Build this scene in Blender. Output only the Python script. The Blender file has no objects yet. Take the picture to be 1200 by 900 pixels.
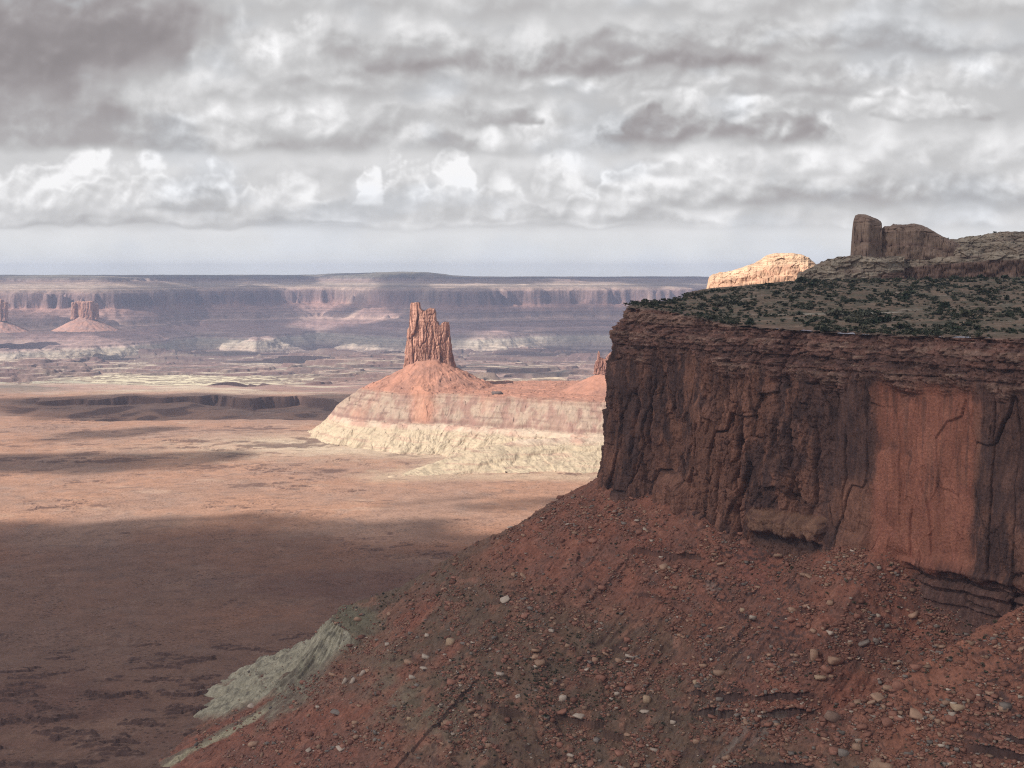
import bpy, math, random
import numpy as np
import time; T0 = time.perf_counter()
from math import radians as R

# ------------------------------------------------------------------ camera
scene = bpy.context.scene
COL = scene.collection
F = 1450.0                                   # focal length in photo pixels (1200 wide)
cam_d = bpy.data.cameras.new("camera"); cam = bpy.data.objects.new("camera", cam_d)
COL.objects.link(cam)
cam.location = (0, 0, 0); cam.rotation_euler = (R(90), 0, 0)
cam_d.sensor_width = 36.0; cam_d.lens = 36.0 * F / 1200.0
cam_d.shift_y = -130.0 / 1200.0
cam_d.clip_start = 1.0; cam_d.clip_end = 200000.0
scene.camera = cam
# ------------------------------------------------------------------ light
SUN_EL, SUN_AZ = R(40), R(239)              # azimuth clockwise from +Y : behind and to the left
SH = np.array([math.sin(SUN_AZ), math.cos(SUN_AZ)])          # horizontal direction to the sun
sd = bpy.data.lights.new("sun", 'SUN'); sd.energy = 4.9; sd.angle = R(0.53); sd.color = (1.0, 0.945, 0.87)
sun = bpy.data.objects.new("sun", sd); COL.objects.link(sun)
sun.rotation_euler = (R(90) - SUN_EL, 0, -SUN_AZ + math.pi)
sun.location = (-500, -300, 600)
scene.view_settings.view_transform = 'Standard'; scene.view_settings.look = 'None'
scene.view_settings.exposure = 0.38; scene.view_settings.gamma = 1.0
scene.view_settings.use_curve_mapping = False
scene.render.engine = 'CYCLES'
cy = scene.cycles
cy.use_denoising = False; cy.pixel_filter_type = 'BLACKMAN_HARRIS'; cy.filter_width = 1.15
cy.max_bounces = 5; cy.diffuse_bounces = 3; cy.glossy_bounces = 1; cy.volume_bounces = 1
cy.transmission_bounces = 2; cy.transparent_max_bounces = 8
cy.caustics_reflective = False; cy.caustics_refractive = False

# ------------------------------------------------------------------ node maths helper
class S:
    def __init__(s, nt, sock): s.nt, s.k = nt, sock
    def _m(s, op, *o, clamp=False):
        n = s.nt.nodes.new('ShaderNodeMath'); n.operation = op; n.use_clamp = clamp
        for i, a in enumerate((s,) + o):
            if isinstance(a, S): s.nt.links.new(a.k, n.inputs[i])
            else: n.inputs[i].default_value = float(a)
        return S(s.nt, n.outputs[0])
    def __add__(s, o): return s._m('ADD', o)
    __radd__ = __add__
    def __mul__(s, o): return s._m('MULTIPLY', o)
    __rmul__ = __mul__
    def __sub__(s, o): return s._m('SUBTRACT', o)
    def __rsub__(s, o): return (s * -1.0) + o
    def __truediv__(s, o): return s._m('DIVIDE', o)
    def max(s, o): return s._m('MAXIMUM', o)
    def min(s, o): return s._m('MINIMUM', o)
    def pow(s, o): return s._m('POWER', o)
    def exp(s): return s._m('EXPONENT')
    def abs(s): return s._m('ABSOLUTE')
    def clamp(s): return s._m('ADD', 0.0, clamp=True)
    def ss(s, a, b):                          # smoothstep between a and b
        n = s.nt.nodes.new('ShaderNodeMapRange'); n.interpolation_type = 'SMOOTHSTEP'
        s.nt.links.new(s.k, n.inputs['Value'])
        n.inputs['From Min'].default_value = a; n.inputs['From Max'].default_value = b
        return S(s.nt, n.outputs[0])
def comb(nt, x, y, z=0.0):
    n = nt.nodes.new('ShaderNodeCombineXYZ')
    for i, a in enumerate((x, y, z)):
        if isinstance(a, S): nt.links.new(a.k, n.inputs[i])
        else: n.inputs[i].default_value = a
    return S(nt, n.outputs[0])
def noise(nt, vec, scale, detail=6, rough=0.5, dist=0.0, lac=2.0):
    n = nt.nodes.new('ShaderNodeTexNoise'); nt.links.new(vec.k, n.inputs['Vector'])
    n.inputs['Scale'].default_value = scale; n.inputs['Detail'].default_value = detail
    n.inputs['Roughness'].default_value = rough; n.inputs['Distortion'].default_value = dist
    n.inputs['Lacunarity'].default_value = lac
    return S(nt, n.outputs['Fac'])
def mixc(nt, f, a, b):
    n = nt.nodes.new('ShaderNodeMix'); n.data_type = 'RGBA'
    if isinstance(f, S): nt.links.new(f.k, n.inputs[0])
    else: n.inputs[0].default_value = f
    for i, c in ((6, a), (7, b)):
        if isinstance(c, S): nt.links.new(c.k, n.inputs[i])
        else: n.inputs[i].default_value = (*c, 1)
    return S(nt, n.outputs[2])

# ------------------------------------------------------------------ world: sky and cloud deck
world = bpy.data.worlds.new("World"); scene.world = world; world.use_nodes = True
nt = world.node_tree; nt.nodes.clear()
out = nt.nodes.new('ShaderNodeOutputWorld'); bg = nt.nodes.new('ShaderNodeBackground')
nt.links.new(bg.outputs[0], out.inputs[0])
bg.inputs['Strength'].default_value = 0.1
sky = nt.nodes.new('ShaderNodeTexSky'); sky.sky_type = 'NISHITA'; sky.sun_disc = False
sky.sun_elevation = SUN_EL; sky.sun_rotation = SUN_AZ; sky.altitude = 1800
sky.air_density = 1.0; sky.dust_density = 2.0
tc = nt.nodes.new('ShaderNodeTexCoord')
ov = noise(nt, S(nt, tc.outputs['Generated']), 2.2, 5, 0.55)
gm = nt.nodes.new('ShaderNodeVectorMath'); gm.operation = 'SCALE'; gm.inputs[0].default_value = (0.97, 0.98, 1.0)
nt.links.new((ov * 4.0 + 1.0).k, gm.inputs['Scale'])
fin = mixc(nt, 0.80, S(nt, sky.outputs[0]), S(nt, gm.outputs[0]))      # overcast veil over the clear sky
nt.links.new(fin.k, bg.inputs['Color'])
world.cycles.sampling_method = 'MANUAL'; world.cycles.sample_map_resolution = 256

# ------------------------------------------------------------------ noise in numpy
rng = np.random.default_rng(7); random.seed(7)
_ga = rng.random((256, 256)) * 2 * np.pi
_gx, _gy = np.cos(_ga), np.sin(_ga)
def perlin(x, y, seed=0):
    x = np.asarray(x, float) + seed * 17.37; y = np.asarray(y, float) + seed * 5.91
    x, y = np.broadcast_arrays(x, y)
    xf, yf = np.floor(x), np.floor(y)
    xi, yi = xf.astype(np.int64), yf.astype(np.int64)
    fx, fy = x - xf, y - yf
    u = fx * fx * fx * (fx * (fx * 6 - 15) + 10); v = fy * fy * fy * (fy * (fy * 6 - 15) + 10)
    a, b, c, d = xi & 255, (xi + 1) & 255, yi & 255, (yi + 1) & 255
    n00 = _gx[a, c] * fx + _gy[a, c] * fy
    n10 = _gx[b, c] * (fx - 1) + _gy[b, c] * fy
    n01 = _gx[a, d] * fx + _gy[a, d] * (fy - 1)
    n11 = _gx[b, d] * (fx - 1) + _gy[b, d] * (fy - 1)
    return (n00 * (1 - u) + n10 * u) * (1 - v) * 1.4 + (n01 * (1 - u) + n11 * u) * v * 1.4
def fbm(x, y, o=5, seed=0, gain=0.5, ridged=False):
    t, a, n = 0.0, 1.0, 0.0
    for i in range(o):
        p = perlin(x, y, seed + i * 3)
        if ridged: p = 1 - 2 * np.abs(p)
        t = t + a * p; n += a; a *= gain
        x, y = x * 1.62 - y * 1.22 + 3.1, x * 1.22 + y * 1.62 - 7.7
    return t / n
def cells(x, y, seed=0):
    """Voronoi: distance to nearest and second nearest point, and a random id."""
    x = np.asarray(x, float); y = np.asarray(y, float)
    xi, yi = np.floor(x).astype(np.int64), np.floor(y).astype(np.int64)
    d1 = np.full(np.broadcast(x, y).shape, 9.0); d2 = d1.copy(); idv = d1 * 0
    for i in (-1, 0, 1):
        for j in (-1, 0, 1):
            a, b = (xi + i + seed * 31) & 255, (yi + j + seed * 57) & 255
            px, py = xi + i + 0.5 + 0.45 * _gx[a, b], yi + j + 0.5 + 0.45 * _gy[b, a]
            d = np.hypot(x - px, y - py)
            m = d < d1
            d2 = np.where(m, d1, np.minimum(d2, d)); idv = np.where(m, _ga[b, a] / (2 * np.pi), idv); d1 = np.where(m, d, d1)
    return d1, d2, idv
def blocks(x, y, seed=0, tilt=1.0):
    """fractured-rock relief: per-block offset and tilt (-.5..+.5 or so) and the distance to the nearest joint"""
    x = np.asarray(x, float); y = np.asarray(y, float); sh = np.broadcast(x, y).shape
    xi, yi = np.floor(x).astype(np.int64), np.floor(y).astype(np.int64)
    d1 = np.full(sh, 9.0); d2 = d1.copy(); o = np.zeros(sh)
    for i in (-1, 0, 1):
        for j in (-1, 0, 1):
            a, b = (xi + i + seed * 31) & 255, (yi + j + seed * 57) & 255
            px_, py_ = x - (xi + i + 0.5 + 0.42 * _gx[a, b]), y - (yi + j + 0.5 + 0.42 * _gy[b, a])
            d = np.maximum(np.abs(px_), np.abs(py_)) * .75 + .25 * np.hypot(px_, py_)
            oo = _ga[b, a] / (2 * np.pi) - .5 + tilt * (px_ * _gx[b, a] + py_ * _gy[a, b]) * .7
            m = d < d1
            d2 = np.where(m, d1, np.minimum(d2, d)); o = np.where(m, oo, o); d1 = np.where(m, d, d1)
    return o, d2 - d1
def sst(a, b, x):
    t = np.clip((x - a) / (b - a), 0, 1); return t * t * (3 - 2 * t)
def h01(i, seed=0):
    i = np.asarray(i).astype(np.int64); return _ga[(i * 7 + seed * 13) & 255, (i * 3 + seed * 29 + 11) & 255] / (2 * np.pi)
def lerp(a, b, t):
    a, b = np.asarray(a, float), np.asarray(b, float)
    return a + (b - a) * np.asarray(t)[..., None]
def polyd(x, y, pts, zs=None):
    """distance to a polyline, arclength of the nearest point, interpolated value there, side (+ = left of travel)"""
    best = np.full(x.shape, 1e12); sa = np.zeros(x.shape); zv = np.zeros(x.shape); sg = np.ones(x.shape); L = 0
    for i in range(len(pts) - 1):
        ax, ay = pts[i][:2]; bx, by = pts[i + 1][:2]
        ex, ey = bx - ax, by - ay; l2 = ex * ex + ey * ey; l = math.sqrt(l2)
        t = np.clip(((x - ax) * ex + (y - ay) * ey) / l2, 0, 1)
        d = (x - ax - t * ex) ** 2 + (y - ay - t * ey) ** 2
        m = d < best
        best = np.where(m, d, best); sa = np.where(m, L + t * l, sa)
        if zs is not None: zv = np.where(m, zs[i] + t * (zs[i + 1] - zs[i]), zv)
        cr = ex * (y - ay) - ey * (x - ax)
        sg = np.where(m, np.where(cr >= 0, 1.0, -1.0), sg)
        L += l
    return np.sqrt(best), sa, zv, sg
def inpoly(x, y, pts):
    c = np.zeros(x.shape, bool); n = len(pts)
    for i in range(n):
        x1, y1 = pts[i][:2]; x2, y2 = pts[(i + 1) % n][:2]
        if y1 == y2: continue
        c ^= ((y1 > y) != (y2 > y)) & (x < (x2 - x1) * (y - y1) / (y2 - y1) + x1)
    return c

# ------------------------------------------------------------------ materials
MATS = {}
def rock_mat(name, fscale=0.6, var=0.35, bump=0.6, bdist=0.4, mid=0.08, strata=0.0, rough=0.95, zs=1.0, scrub=0.0):
    if name in MATS: return MATS[name]
    m = bpy.data.materials.new(name); m.use_nodes = True; t = m.node_tree; t.nodes.clear()
    o = t.nodes.new('ShaderNodeOutputMaterial'); p = t.nodes.new('ShaderNodeBsdfPrincipled')
    t.links.new(p.outputs[0], o.inputs[0])
    at = t.nodes.new('ShaderNodeAttribute'); at.attribute_name = 'rock_colour'
    c = t.nodes.new('ShaderNodeTexCoord'); mp = t.nodes.new('ShaderNodeMapping'); mp.inputs['Scale'].default_value = (1, 1, zs)
    t.links.new(c.outputs['Object'], mp.inputs[0]); vec = S(t, mp.outputs[0])
    a = noise(t, vec, fscale, 8, 0.65); b = noise(t, vec, mid, 6, 0.6)
    f = (a - 0.5) * (2.4 * var) + (b - 0.5) * (1.6 * var) + 1.0
    if strata:
        sx = t.nodes.new('ShaderNodeSeparateXYZ'); t.links.new(c.outputs['Object'], sx.inputs[0])
        st = noise(t, comb(t, S(t, sx.outputs[0]) * 0.02, S(t, sx.outputs[1]) * 0.02, S(t, sx.outputs[2]) * 1.0 + b * 6.0), 0.45, 4, 0.6)
        f = f + (st - 0.5) * (2.0 * strata)
    if scrub:                                # low bushes seen from far above : dark dots in drifts
        vo = t.nodes.new('ShaderNodeTexVoronoi'); vo.inputs['Scale'].default_value = scrub; t.links.new(vec.k, vo.inputs['Vector'])
        dn = noise(t, vec, 0.012, 5, 0.6)
        f = f * (1.0 - (0.34 - S(t, vo.outputs['Distance'])).ss(0.0, 0.12) * dn.ss(0.42, 0.60) * 0.45)
    v = t.nodes.new('ShaderNodeVectorMath'); v.operation = 'SCALE'
    t.links.new(at.outputs['Color'], v.inputs[0]); t.links.new(f.max(0.2).k, v.inputs['Scale'])
    t.links.new(v.outputs[0], p.inputs['Base Color'])
    p.inputs['Roughness'].default_value = rough; p.inputs['Specular IOR Level'].default_value = 0.12
    bp = t.nodes.new('ShaderNodeBump'); bp.inputs['Strength'].default_value = bump; bp.inputs['Distance'].default_value = bdist
    t.links.new((a + b * 0.6).k, bp.inputs['Height']); t.links.new(bp.outputs[0], p.inputs['Normal'])
    MATS[name] = m; return m

# ------------------------------------------------------------------ object helpers
def props(o, label=None, cat=None, group=None, kind=None):
    for k, v in (('label', label), ('category', cat), ('group', group), ('kind', kind)):
        if v: o[k] = v
    return o
def mesh_obj(name, co, faces, mat, col=None, parent=None, smooth=False, loc=None):
    co = np.asarray(co, np.float32).reshape(-1, 3); faces = np.asarray(faces, np.int32)
    me = bpy.data.meshes.new(name)
    me.vertices.add(len(co)); me.vertices.foreach_set('co', co.ravel())
    nf, k = faces.shape
    me.loops.add(nf * k); me.loops.foreach_set('vertex_index', faces.ravel())
    me.polygons.add(nf); me.polygons.foreach_set('loop_start', np.arange(nf, dtype=np.int32) * k)
    me.polygons.foreach_set('loop_total', np.full(nf, k, np.int32))
    if smooth: me.polygons.foreach_set('use_smooth', np.ones(nf, bool))
    me.update(calc_edges=True)
    if col is not None:
        a = me.attributes.new('rock_colour', 'FLOAT_COLOR', 'POINT')
        c4 = np.ones((len(co), 4), np.float32); c4[:, :3] = np.asarray(col).reshape(-1, 3); a.data.foreach_set('color', c4.ravel())
    me.materials.append(mat)
    o = bpy.data.objects.new(name, me); COL.objects.link(o)
    if parent is not None: o.parent = parent
    if loc is not None: o.location = loc
    return o
def grid_faces(ny, nx, keep=None, wrap=False):
    i = np.arange(ny * nx).reshape(ny, nx)
    if wrap: i = np.concatenate([i, i[:, :1]], 1)
    f = np.stack([i[:-1, :-1], i[:-1, 1:], i[1:, 1:], i[1:, :-1]], -1)
    if keep is not None: f = f[keep]
    return f.reshape(-1, 4)
def compact(co, f, col):
    u, inv = np.unique(f, return_inverse=True)
    return co.reshape(-1, 3)[u], inv.reshape(f.shape), col.reshape(-1, 3)[u]
def empty(name, loc, label=None, cat=None, group=None):
    o = bpy.data.objects.new(name, None); COL.objects.link(o); o.location = loc
    return props(o, label, cat, group)
def child(o, root):                        # keep world coordinates, hang under root
    o.parent = root; o.location = tuple(-v for v in root.location); return o

# ------------------------------------------------------------------ sky backdrop with its cloud decks
def sky_value(x, y):
    """display grey level and colour of the clouded sky at photo-angle coordinates x, y (numpy arrays)"""
    P = lambda sc, seed, o=5, st=1.6, g=.5, dx=0, dy=0: fbm((x + dx) / sc, (y + dy) * st / sc, o, seed, g)
    wx = 34 * P(130, 601, 3, 1.1) + 8 * P(34, 603, 4, 1.1); wy = 30 * P(130, 605, 3, 1.1) + 8 * P(34, 607, 4, 1.1)
    calm = sst(120, 235, y); wy = wy * (1 - .6 * calm); wx = wx * (1 - .35 * calm)
    xw, yw = x + wx, y + wy
    def billow(sc, seed, dx=0, dy=0, o=5, gn=.45):
        X_, Y_ = (x + dx + wx * .3) / sc, (y + dy + wy * .3) * 1.2 / sc
        t, a, n = 0, 1, 0
        for i in range(o):
            t = t + a * (1 - 1.9 * (np.sqrt(perlin(X_, Y_, seed + i * 3) ** 2 + .006) - .07)); n += a; a *= gn
            X_, Y_ = X_ * 1.62 - Y_ * 1.22 + 3.1, X_ * 1.22 + Y_ * 1.62 - 7.7
        return t / n
    b1 = 1 - billow(70, 611); b1s = 1 - billow(70, 611, -5, -8)
    b2 = 1 - billow(170, 613, 0, 0, 4, .36); b2s = 1 - billow(170, 613, -9, -14, 4, .36)
    emb1, emb2 = (b1s - b1), (b2s - b2)
    soft = P(210, 617, 5, 1.8); wisp = P(60, 619, 5, 1.4)
    v = .80 + .05 * sst(130, 170, y) * sst(262, 235, y) + .03 * soft + .02 * wisp
    cl = sst(276, 262, y + 3 * wisp) ; v = v * 1.0 - .02 * cl
    v = np.where(y > 262, v + .02 * P(200, 621, 4, 6.0), v)
    warm = np.zeros_like(x)
    # cx, base y, half width, height, brightness at top, at base, edge softness, billow mix (0 soft deck .. 1 cauliflower)
    for i, (cx, by, w, h, vt, vb, sf, bm) in enumerate(CLOUDS):
        u = (xw - cx) / w; env = np.clip(1 - np.abs(u) ** 2.6, 0, 1) ** .55
        prof = env * (.66 + .45 * fbm(x / max(w * .33, 34) + i * 7, x * 0 + i, 4, 630 + i) + .0)
        n1 = (b1 if bm > .5 else .5 * b1 + .5 * b2)
        vv = (by + 3.5 * wisp * (1 + 2 * (1 - bm)) - (y + wy * .62)) / h
        edge = prof - vv + (n1 - .42) * (.45 + .40 * bm)
        m = sst(-sf * .5, sf, edge) * sst(-.06 - .10 * (1 - bm), .05 + .12 * (1 - bm), vv) * sst(0.05, .45, env)
        up = sst(-.05, .95, np.clip(vv / np.maximum(prof, .25), -.2, 1.3) + (.5 * emb1 + .6 * emb2) * .9)
        val = vb + (vt - vb) * up + (emb1 * .30 * (.15 + bm) + emb2 * .26) * (.25 + .75 * up) + .03 * (n1 - .4)
        rim = sst(.30, .05, edge) * up * .03            # thin bright edges
        val = val + rim
        val = val + .045 - .02 * bm
        v = v + (np.minimum(val, .985) - v) * m
    v = v + .012 * wisp
    v = v + .005 + .095 * sst(250, 275, y)
    v = np.minimum(.785 + (v - .785) * 1.04, .99)
    return v
CLOUDS = [
 # distant row, just above the clear strip
 (420, 226, 420, 66, .86, .78, .7, .3), (760, 216, 300, 60, .87, .78, .7, .3), (620, 266, 420, 34, .84, .74, .5, .3), (120, 266, 260, 40, .86, .70, .45, .4), (1000, 262, 300, 30, .84, .78, .5, .2),
 (60, 252, 170, 92, .97, .80, .22, 1.), (190, 250, 120, 112, .985, .80, .2, 1.), (290, 250, 110, 70, .95, .80, .25, .9), (395, 258, 120, 60, .88, .77, .35, .6),
 (600, 262, 130, 74, .91, .75, .3, .8), (665, 240, 46, 92, .95, .80, .3, .9), (450, 238, 36, 62, .99, .90, .14, 1.), (508, 242, 64, 80, .99, .80, .16, 1.), (575, 250, 60, 55, .93, .78, .3, .9),
 (755, 244, 90, 76, .985, .78, .18, 1.), (840, 240, 70, 40, .92, .80, .3, .8), (700, 262, 150, 40, .86, .73, .4, .6), (215, 248, 56, 42, .80, .73, .3, .8),
 (140, 266, 180, 16, .74, .68, .5, .2), (560, 268, 200, 14, .77, .71, .5, .1), (310, 264, 120, 16, .79, .70, .5, .2),
 # middle decks
 (1070, 240, 350, 96, .90, .66, .5, .35), (1150, 200, 220, 80, .90, .76, .5, .4), (930, 206, 170, 50, .91, .78, .4, .6),
 (420, 176, 240, 100, .90, .68, .45, .6), (560, 150, 150, 90, .88, .72, .45, .6), (250, 160, 190, 110, .92, .74, .45, .6), (80, 172, 190, 70, .80, .66, .5, .4),
 (680, 178, 130, 70, .92, .78, .35, .8), (850, 168, 160, 118, .95, .61, .3, .6), (590, 146, 60, 40, .84, .66, .5, .6),
 (1020, 132, 160, 70, .92, .74, .35, .7), (960, 112, 120, 50, .94, .72, .35, .8), (1090, 136, 70, 34, .86, .71, .4, .6),
 (480, 112, 260, 100, .89, .72, .45, .5), (780, 104, 170, 60, .93, .72, .4, .7), (1150, 100, 150, 66, .94, .74, .4, .7),
 (660, 86, 330, 100, .84, .58, .5, .35), (950, 62, 300, 80, .85, .66, .5, .4), (420, 72, 150, 90, .88, .68, .45, .5), (300, 86, 110, 100, .92, .76, .35, .7),
 (60, 168, 190, 120, .76, .64, .6, .4), (0, 116, 150, 300, .60, .53, .6, .2), (60, 82, 170, 260, .60, .53, .6, .2), (110, 44, 170, 200, .60, .54, .6, .25), (560, 16, 400, 90, .82, .72, .6, .4), (1100, 16, 300, 80, .84, .72, .6, .4),
]
def build_sky():
    e = 2.0 ** scene.view_settings.exposure; RS = 62000.0
    az = np.concatenate([np.linspace(-62, -23.5, 160)[:-1], np.linspace(-23.5, 23.5, 1300), np.linspace(23.5, 62, 160)[1:]])
    ty = np.concatenate([np.linspace(-420, -12, 130)[:-1], np.linspace(-12, 346, 400)])
    AZ, TY = np.meshgrid(np.radians(az), ty); tv = (320 - TY) / F
    xx = np.tan(np.clip(AZ, -1.1, 1.1)) * F + 600; yy = (320 - TY) / np.cos(AZ); yy = 320 - yy
    v = sky_value(xx, TY)
    lin = np.where(v < .04045, v / 12.92, ((v + .055) / 1.055) ** 2.4) / e
    t = np.ones(v.shape + (3,))
    t = lerp(t * 0 + np.array((1.05, .965, .985)), (1.0, .995, 1.0), sst(.56, .80, v))
    t = lerp(t, (.985, 1.0, 1.005), sst(255, 300, TY) * .9)
    t = lerp(t, (.95, .985, 1.04), sst(.0, .35, fbm(xx / 170, TY / 90, 4, 690)) * .5 * sst(.60, .74, v))
    c = lin[..., None] * t
    al = sst(-420, -120, TY) * sst(62, 48, np.abs(np.degrees(AZ)))
    co = np.stack([np.sin(AZ) * RS, np.cos(AZ) * RS, tv * np.cos(AZ) * RS], -1)
    m = bpy.data.materials.new('sky_light'); m.use_nodes = True; t_ = m.node_tree; t_.nodes.clear()
    o = t_.nodes.new('ShaderNodeOutputMaterial'); em = t_.nodes.new('ShaderNodeEmission'); tp = t_.nodes.new('ShaderNodeBsdfTransparent'); mx = t_.nodes.new('ShaderNodeMixShader')
    a1 = t_.nodes.new('ShaderNodeAttribute'); a1.attribute_name = 'rock_colour'; a2 = t_.nodes.new('ShaderNodeAttribute'); a2.attribute_name = 'thickness'
    t_.links.new(a1.outputs['Color'], em.inputs[0]); t_.links.new(a2.outputs['Fac'], mx.inputs[0]); t_.links.new(tp.outputs[0], mx.inputs[1]); t_.links.new(em.outputs[0], mx.inputs[2]); t_.links.new(mx.outputs[0], o.inputs[0])
    m.cycles.emission_sampling = 'NONE'
    ob = mesh_obj('sky', co, grid_faces(*xx.shape), m, c, smooth=True)
    a = ob.data.attributes.new('thickness', 'FLOAT', 'POINT'); a.data.foreach_set('value', al.ravel().astype(np.float32))
    props(ob, 'wide cloudy sky with grey decks and bright cumulus above the horizon', None, None, 'structure')
build_sky()

# ------------------------------------------------------------------ the plain, canyon floor
def ground_z(X, Y):
    D = np.hypot(X, Y)
    n1 = fbm(X / 900, Y / 900, 4, 1); n2 = fbm(X / 160, Y / 160, 5, 2); n3 = fbm(X / 300, Y / 300, 4, 5)
    z = -400 + n1 * 12 + n2 * 3.5
    # thin resistant ledges on the plain: terraces
    tt = n3 * 14 + fbm(X / 130, Y / 42, 6, 9, .58) * 15
    st = np.where(D < 1450, 5.0, 3.6); k = np.floor(tt / st); fr = tt / st - k
    ter = (k + sst(0.0, 0.10, fr)) * st
    brk = sst(.0, .2, fbm(X / 60, Y / 34, 5, 12)); near = sst(1500, 1150, D) * sst(-120, -240, X) * brk
    mid = sst(0.12, 0.34, fbm(X / 260, Y / 200, 5, 14)) * 0.55 * brk 
    z += (ter - tt) * np.clip(near + mid, 0, 1) * 0.9
    # gullies
    left = sst(-250, -520, X + 0.05 * (Y - 3500))
    e1 = 3400 + 260 * fbm(X / 500, Y / 900, 5, 31) - 0.06 * (X + 800)
    e2 = 3960 + 260 * fbm(X / 420, Y / 900, 5, 33) ; e2 = e2 - 200 * np.abs(fbm(X / 150, Y / 300, 4, 35))
    e3 = 4380 + 500 * fbm(X / 800, Y / 900, 5, 37)
    dip = sst(e1, e1 + 70, Y) * (1 - sst(e2, e2 + 16, Y))
    z -= dip * (25 + 6 * n2) * left * (1 - sst(-1330, -1560, X)) * (.65 + .7 * sst(-.2, .25, fbm(X / 330, Y / 600, 3, 36)))
    f = Y - e3
    z -= sst(0, 25, f) * 42 + sst(25, 700, f) * 50
    z += np.where(f > 0, fbm(X / 700, Y / 700, 5, 41) * 16 * sst(0, 900, f), 0)
    far = np.clip((Y - 5200) / 5600, 0, 1)
    z -= far * 150
    # low mesas and rims between river benches
    for a, (sc, am, sd_) in enumerate(((1500, 20, 51), (900, 13, 55))):
        q = fbm(X / sc, Y / (sc * 1.1), 6, sd_)
        z += (sst(0.03, 0.055, q) + sst(0.20, 0.225, q) - 0.7) * am * sst(4700, 5400, Y) * (1 - .85 * np.exp(-(((X + 1640) / 750) ** 4 + ((Y - 5900) / 600) ** 4)))
    z += 30 * np.exp(-(((X + 1180) / 110) ** 2 + ((Y - 5150) / 90) ** 2)) + 26 * np.exp(-(((X + 1250) / 520) ** 2 + ((Y - 5150) / 120) ** 2))
    return z
def polar_grid(a0, a1, na, ds):
    a = np.linspace(a0, a1, na); A, D = np.meshgrid(a, ds)
    return A * D, D                        # a = X / Y
print('ground', round(__import__('time').perf_counter() - T0), flush=True)
ys = np.concatenate([np.arange(1150, 500, -0.62), np.arange(500, 391, -0.19), np.arange(391, 366, -0.5)])
ds = 1450 * 400 / (ys - 320)
acc = np.concatenate([np.linspace(-1.3, -.52, 40)[:-1], np.linspace(-.52, .22, 1150), np.linspace(.22, 1.3, 70)[1:]])
A, D = np.meshgrid(acc, ds); X, Y = A * D, D
Z = ground_z(X, Y)
n = fbm(X / 260, Y / 260, 6, 60); nn = fbm(X / 40, Y / 40, 5, 61); nb = fbm(X / 1200, Y / 700, 5, 62)
col = lerp((.40, .225, .152), (.35, .215, .158), sst(-.2, .25, n))
col = lerp(col, (.30, .20, .155), sst(.05, .35, nb) * .7)
col = lerp(col, (.49, .33, .24), sst(.22, .45, fbm(X / 150, Y / 90, 5, 63)) * .55)
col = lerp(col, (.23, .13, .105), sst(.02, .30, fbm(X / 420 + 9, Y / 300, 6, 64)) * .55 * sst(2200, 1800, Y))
sp_k = fbm(X / 22, Y / 16, 5, 66); col = lerp(col, (.20, .125, .10), sst(.18, .36, sp_k + .25 * nn) * .45)
col = lerp(col, (.26, .185, .15), sst(.1, .3, nn) * .35)
col *= (1 + .16 * np.clip(nn, -1, 1))[..., None]
col = lerp(col, col * np.array((.74, .66, .64)), sst(2050, 1750, Y + 160 * n))  # darker red-brown near plain; deepens the cloud shade in the colour
# bleached flat in front of the pale slopes
wsh = np.abs(fbm(X / 260 + 7, Y / 330, 5, 67, .55)); col = lerp(col, (.47, .34, .27), np.exp(-(wsh / .006) ** 2) * sst(-.1, .25, nb + n) * .14)
wsh = np.abs(fbm(X / 120 + 3, Y / 150, 4, 68, .55)); col = lerp(col, (.22, .135, .11), np.exp(-(wsh / .010) ** 2) * sst(.0, .3, n - nb) * .4)
ft = polyd(X + 30 * n, Y + 40 * nn, [(-560, 2930), (-430, 2800), (-230, 2745), (-80, 2690), (-150, 2560), (-250, 2420), (-60, 2440), (230, 2410)])[0]; col = lerp(col, (.50, .37, .26), sst(90, 5, ft + 60 * nn) * .75)
wy = np.exp(-(((X + 430) / 330) ** 2 + ((Y - 2860) / 170) ** 2)); col = lerp(col, (.56, .44, .32), np.clip(wy * (0.8 + nn), 0, .85))
# beyond the first rim : purple, pink and bleached benches
bey = sst(3950, 4350, Y + 200 * n)
q = fbm(X / 1300, Y / 420, 6, 70); q2 = fbm(X / 600, Y / 230, 6, 71)
fc = lerp((.33, .21, .18), (.50, .34, .265), sst(-.15, .25, q))
fc = lerp(fc, (.60, .50, .37), sst(.04, .22, q2) * .8)
fc = lerp(fc, (.20, .175, .145), sst(.06, .26, -q2) * .8)
cr = np.exp(-(((X + 1640) / 640) ** 4 + ((Y - 5900 - 250 * n) / 480) ** 4)); fc = lerp(fc, (.72, .62, .43), np.clip(cr * (1.1 + nn * .5), 0, 1))
cr = np.exp(-(((X - 150) / 560) ** 4 + ((Y - 5750 - 150 * n) / 260) ** 4)); fc = lerp(fc, (.72, .56, .38), np.clip(cr * (1.0 + nn), 0, 1))
cr = np.exp(-(((X + 1900) / 900) ** 4 + ((Y - 4650) / 190) ** 4)); fc = lerp(fc, (.46, .42, .32), np.clip(cr * (1.0 + nn), 0, 1))
cr = np.exp(-(((X + 1200) / 560) ** 2 + ((Y - 5150) / 170) ** 2)); fc = lerp(fc, (.30, .185, .16), np.clip(cr * 1.8, 0, 1))
rv = np.abs(Y - 7000 - 420 * fbm(X / 700, X / 9000, 4, 73) * 2) ; fc = lerp(fc, (.12, .13, .10), np.exp(-(rv / 70) ** 2) * sst(-1500, -1200, X) * .8)
col = lerp(col, fc, bey)
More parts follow.
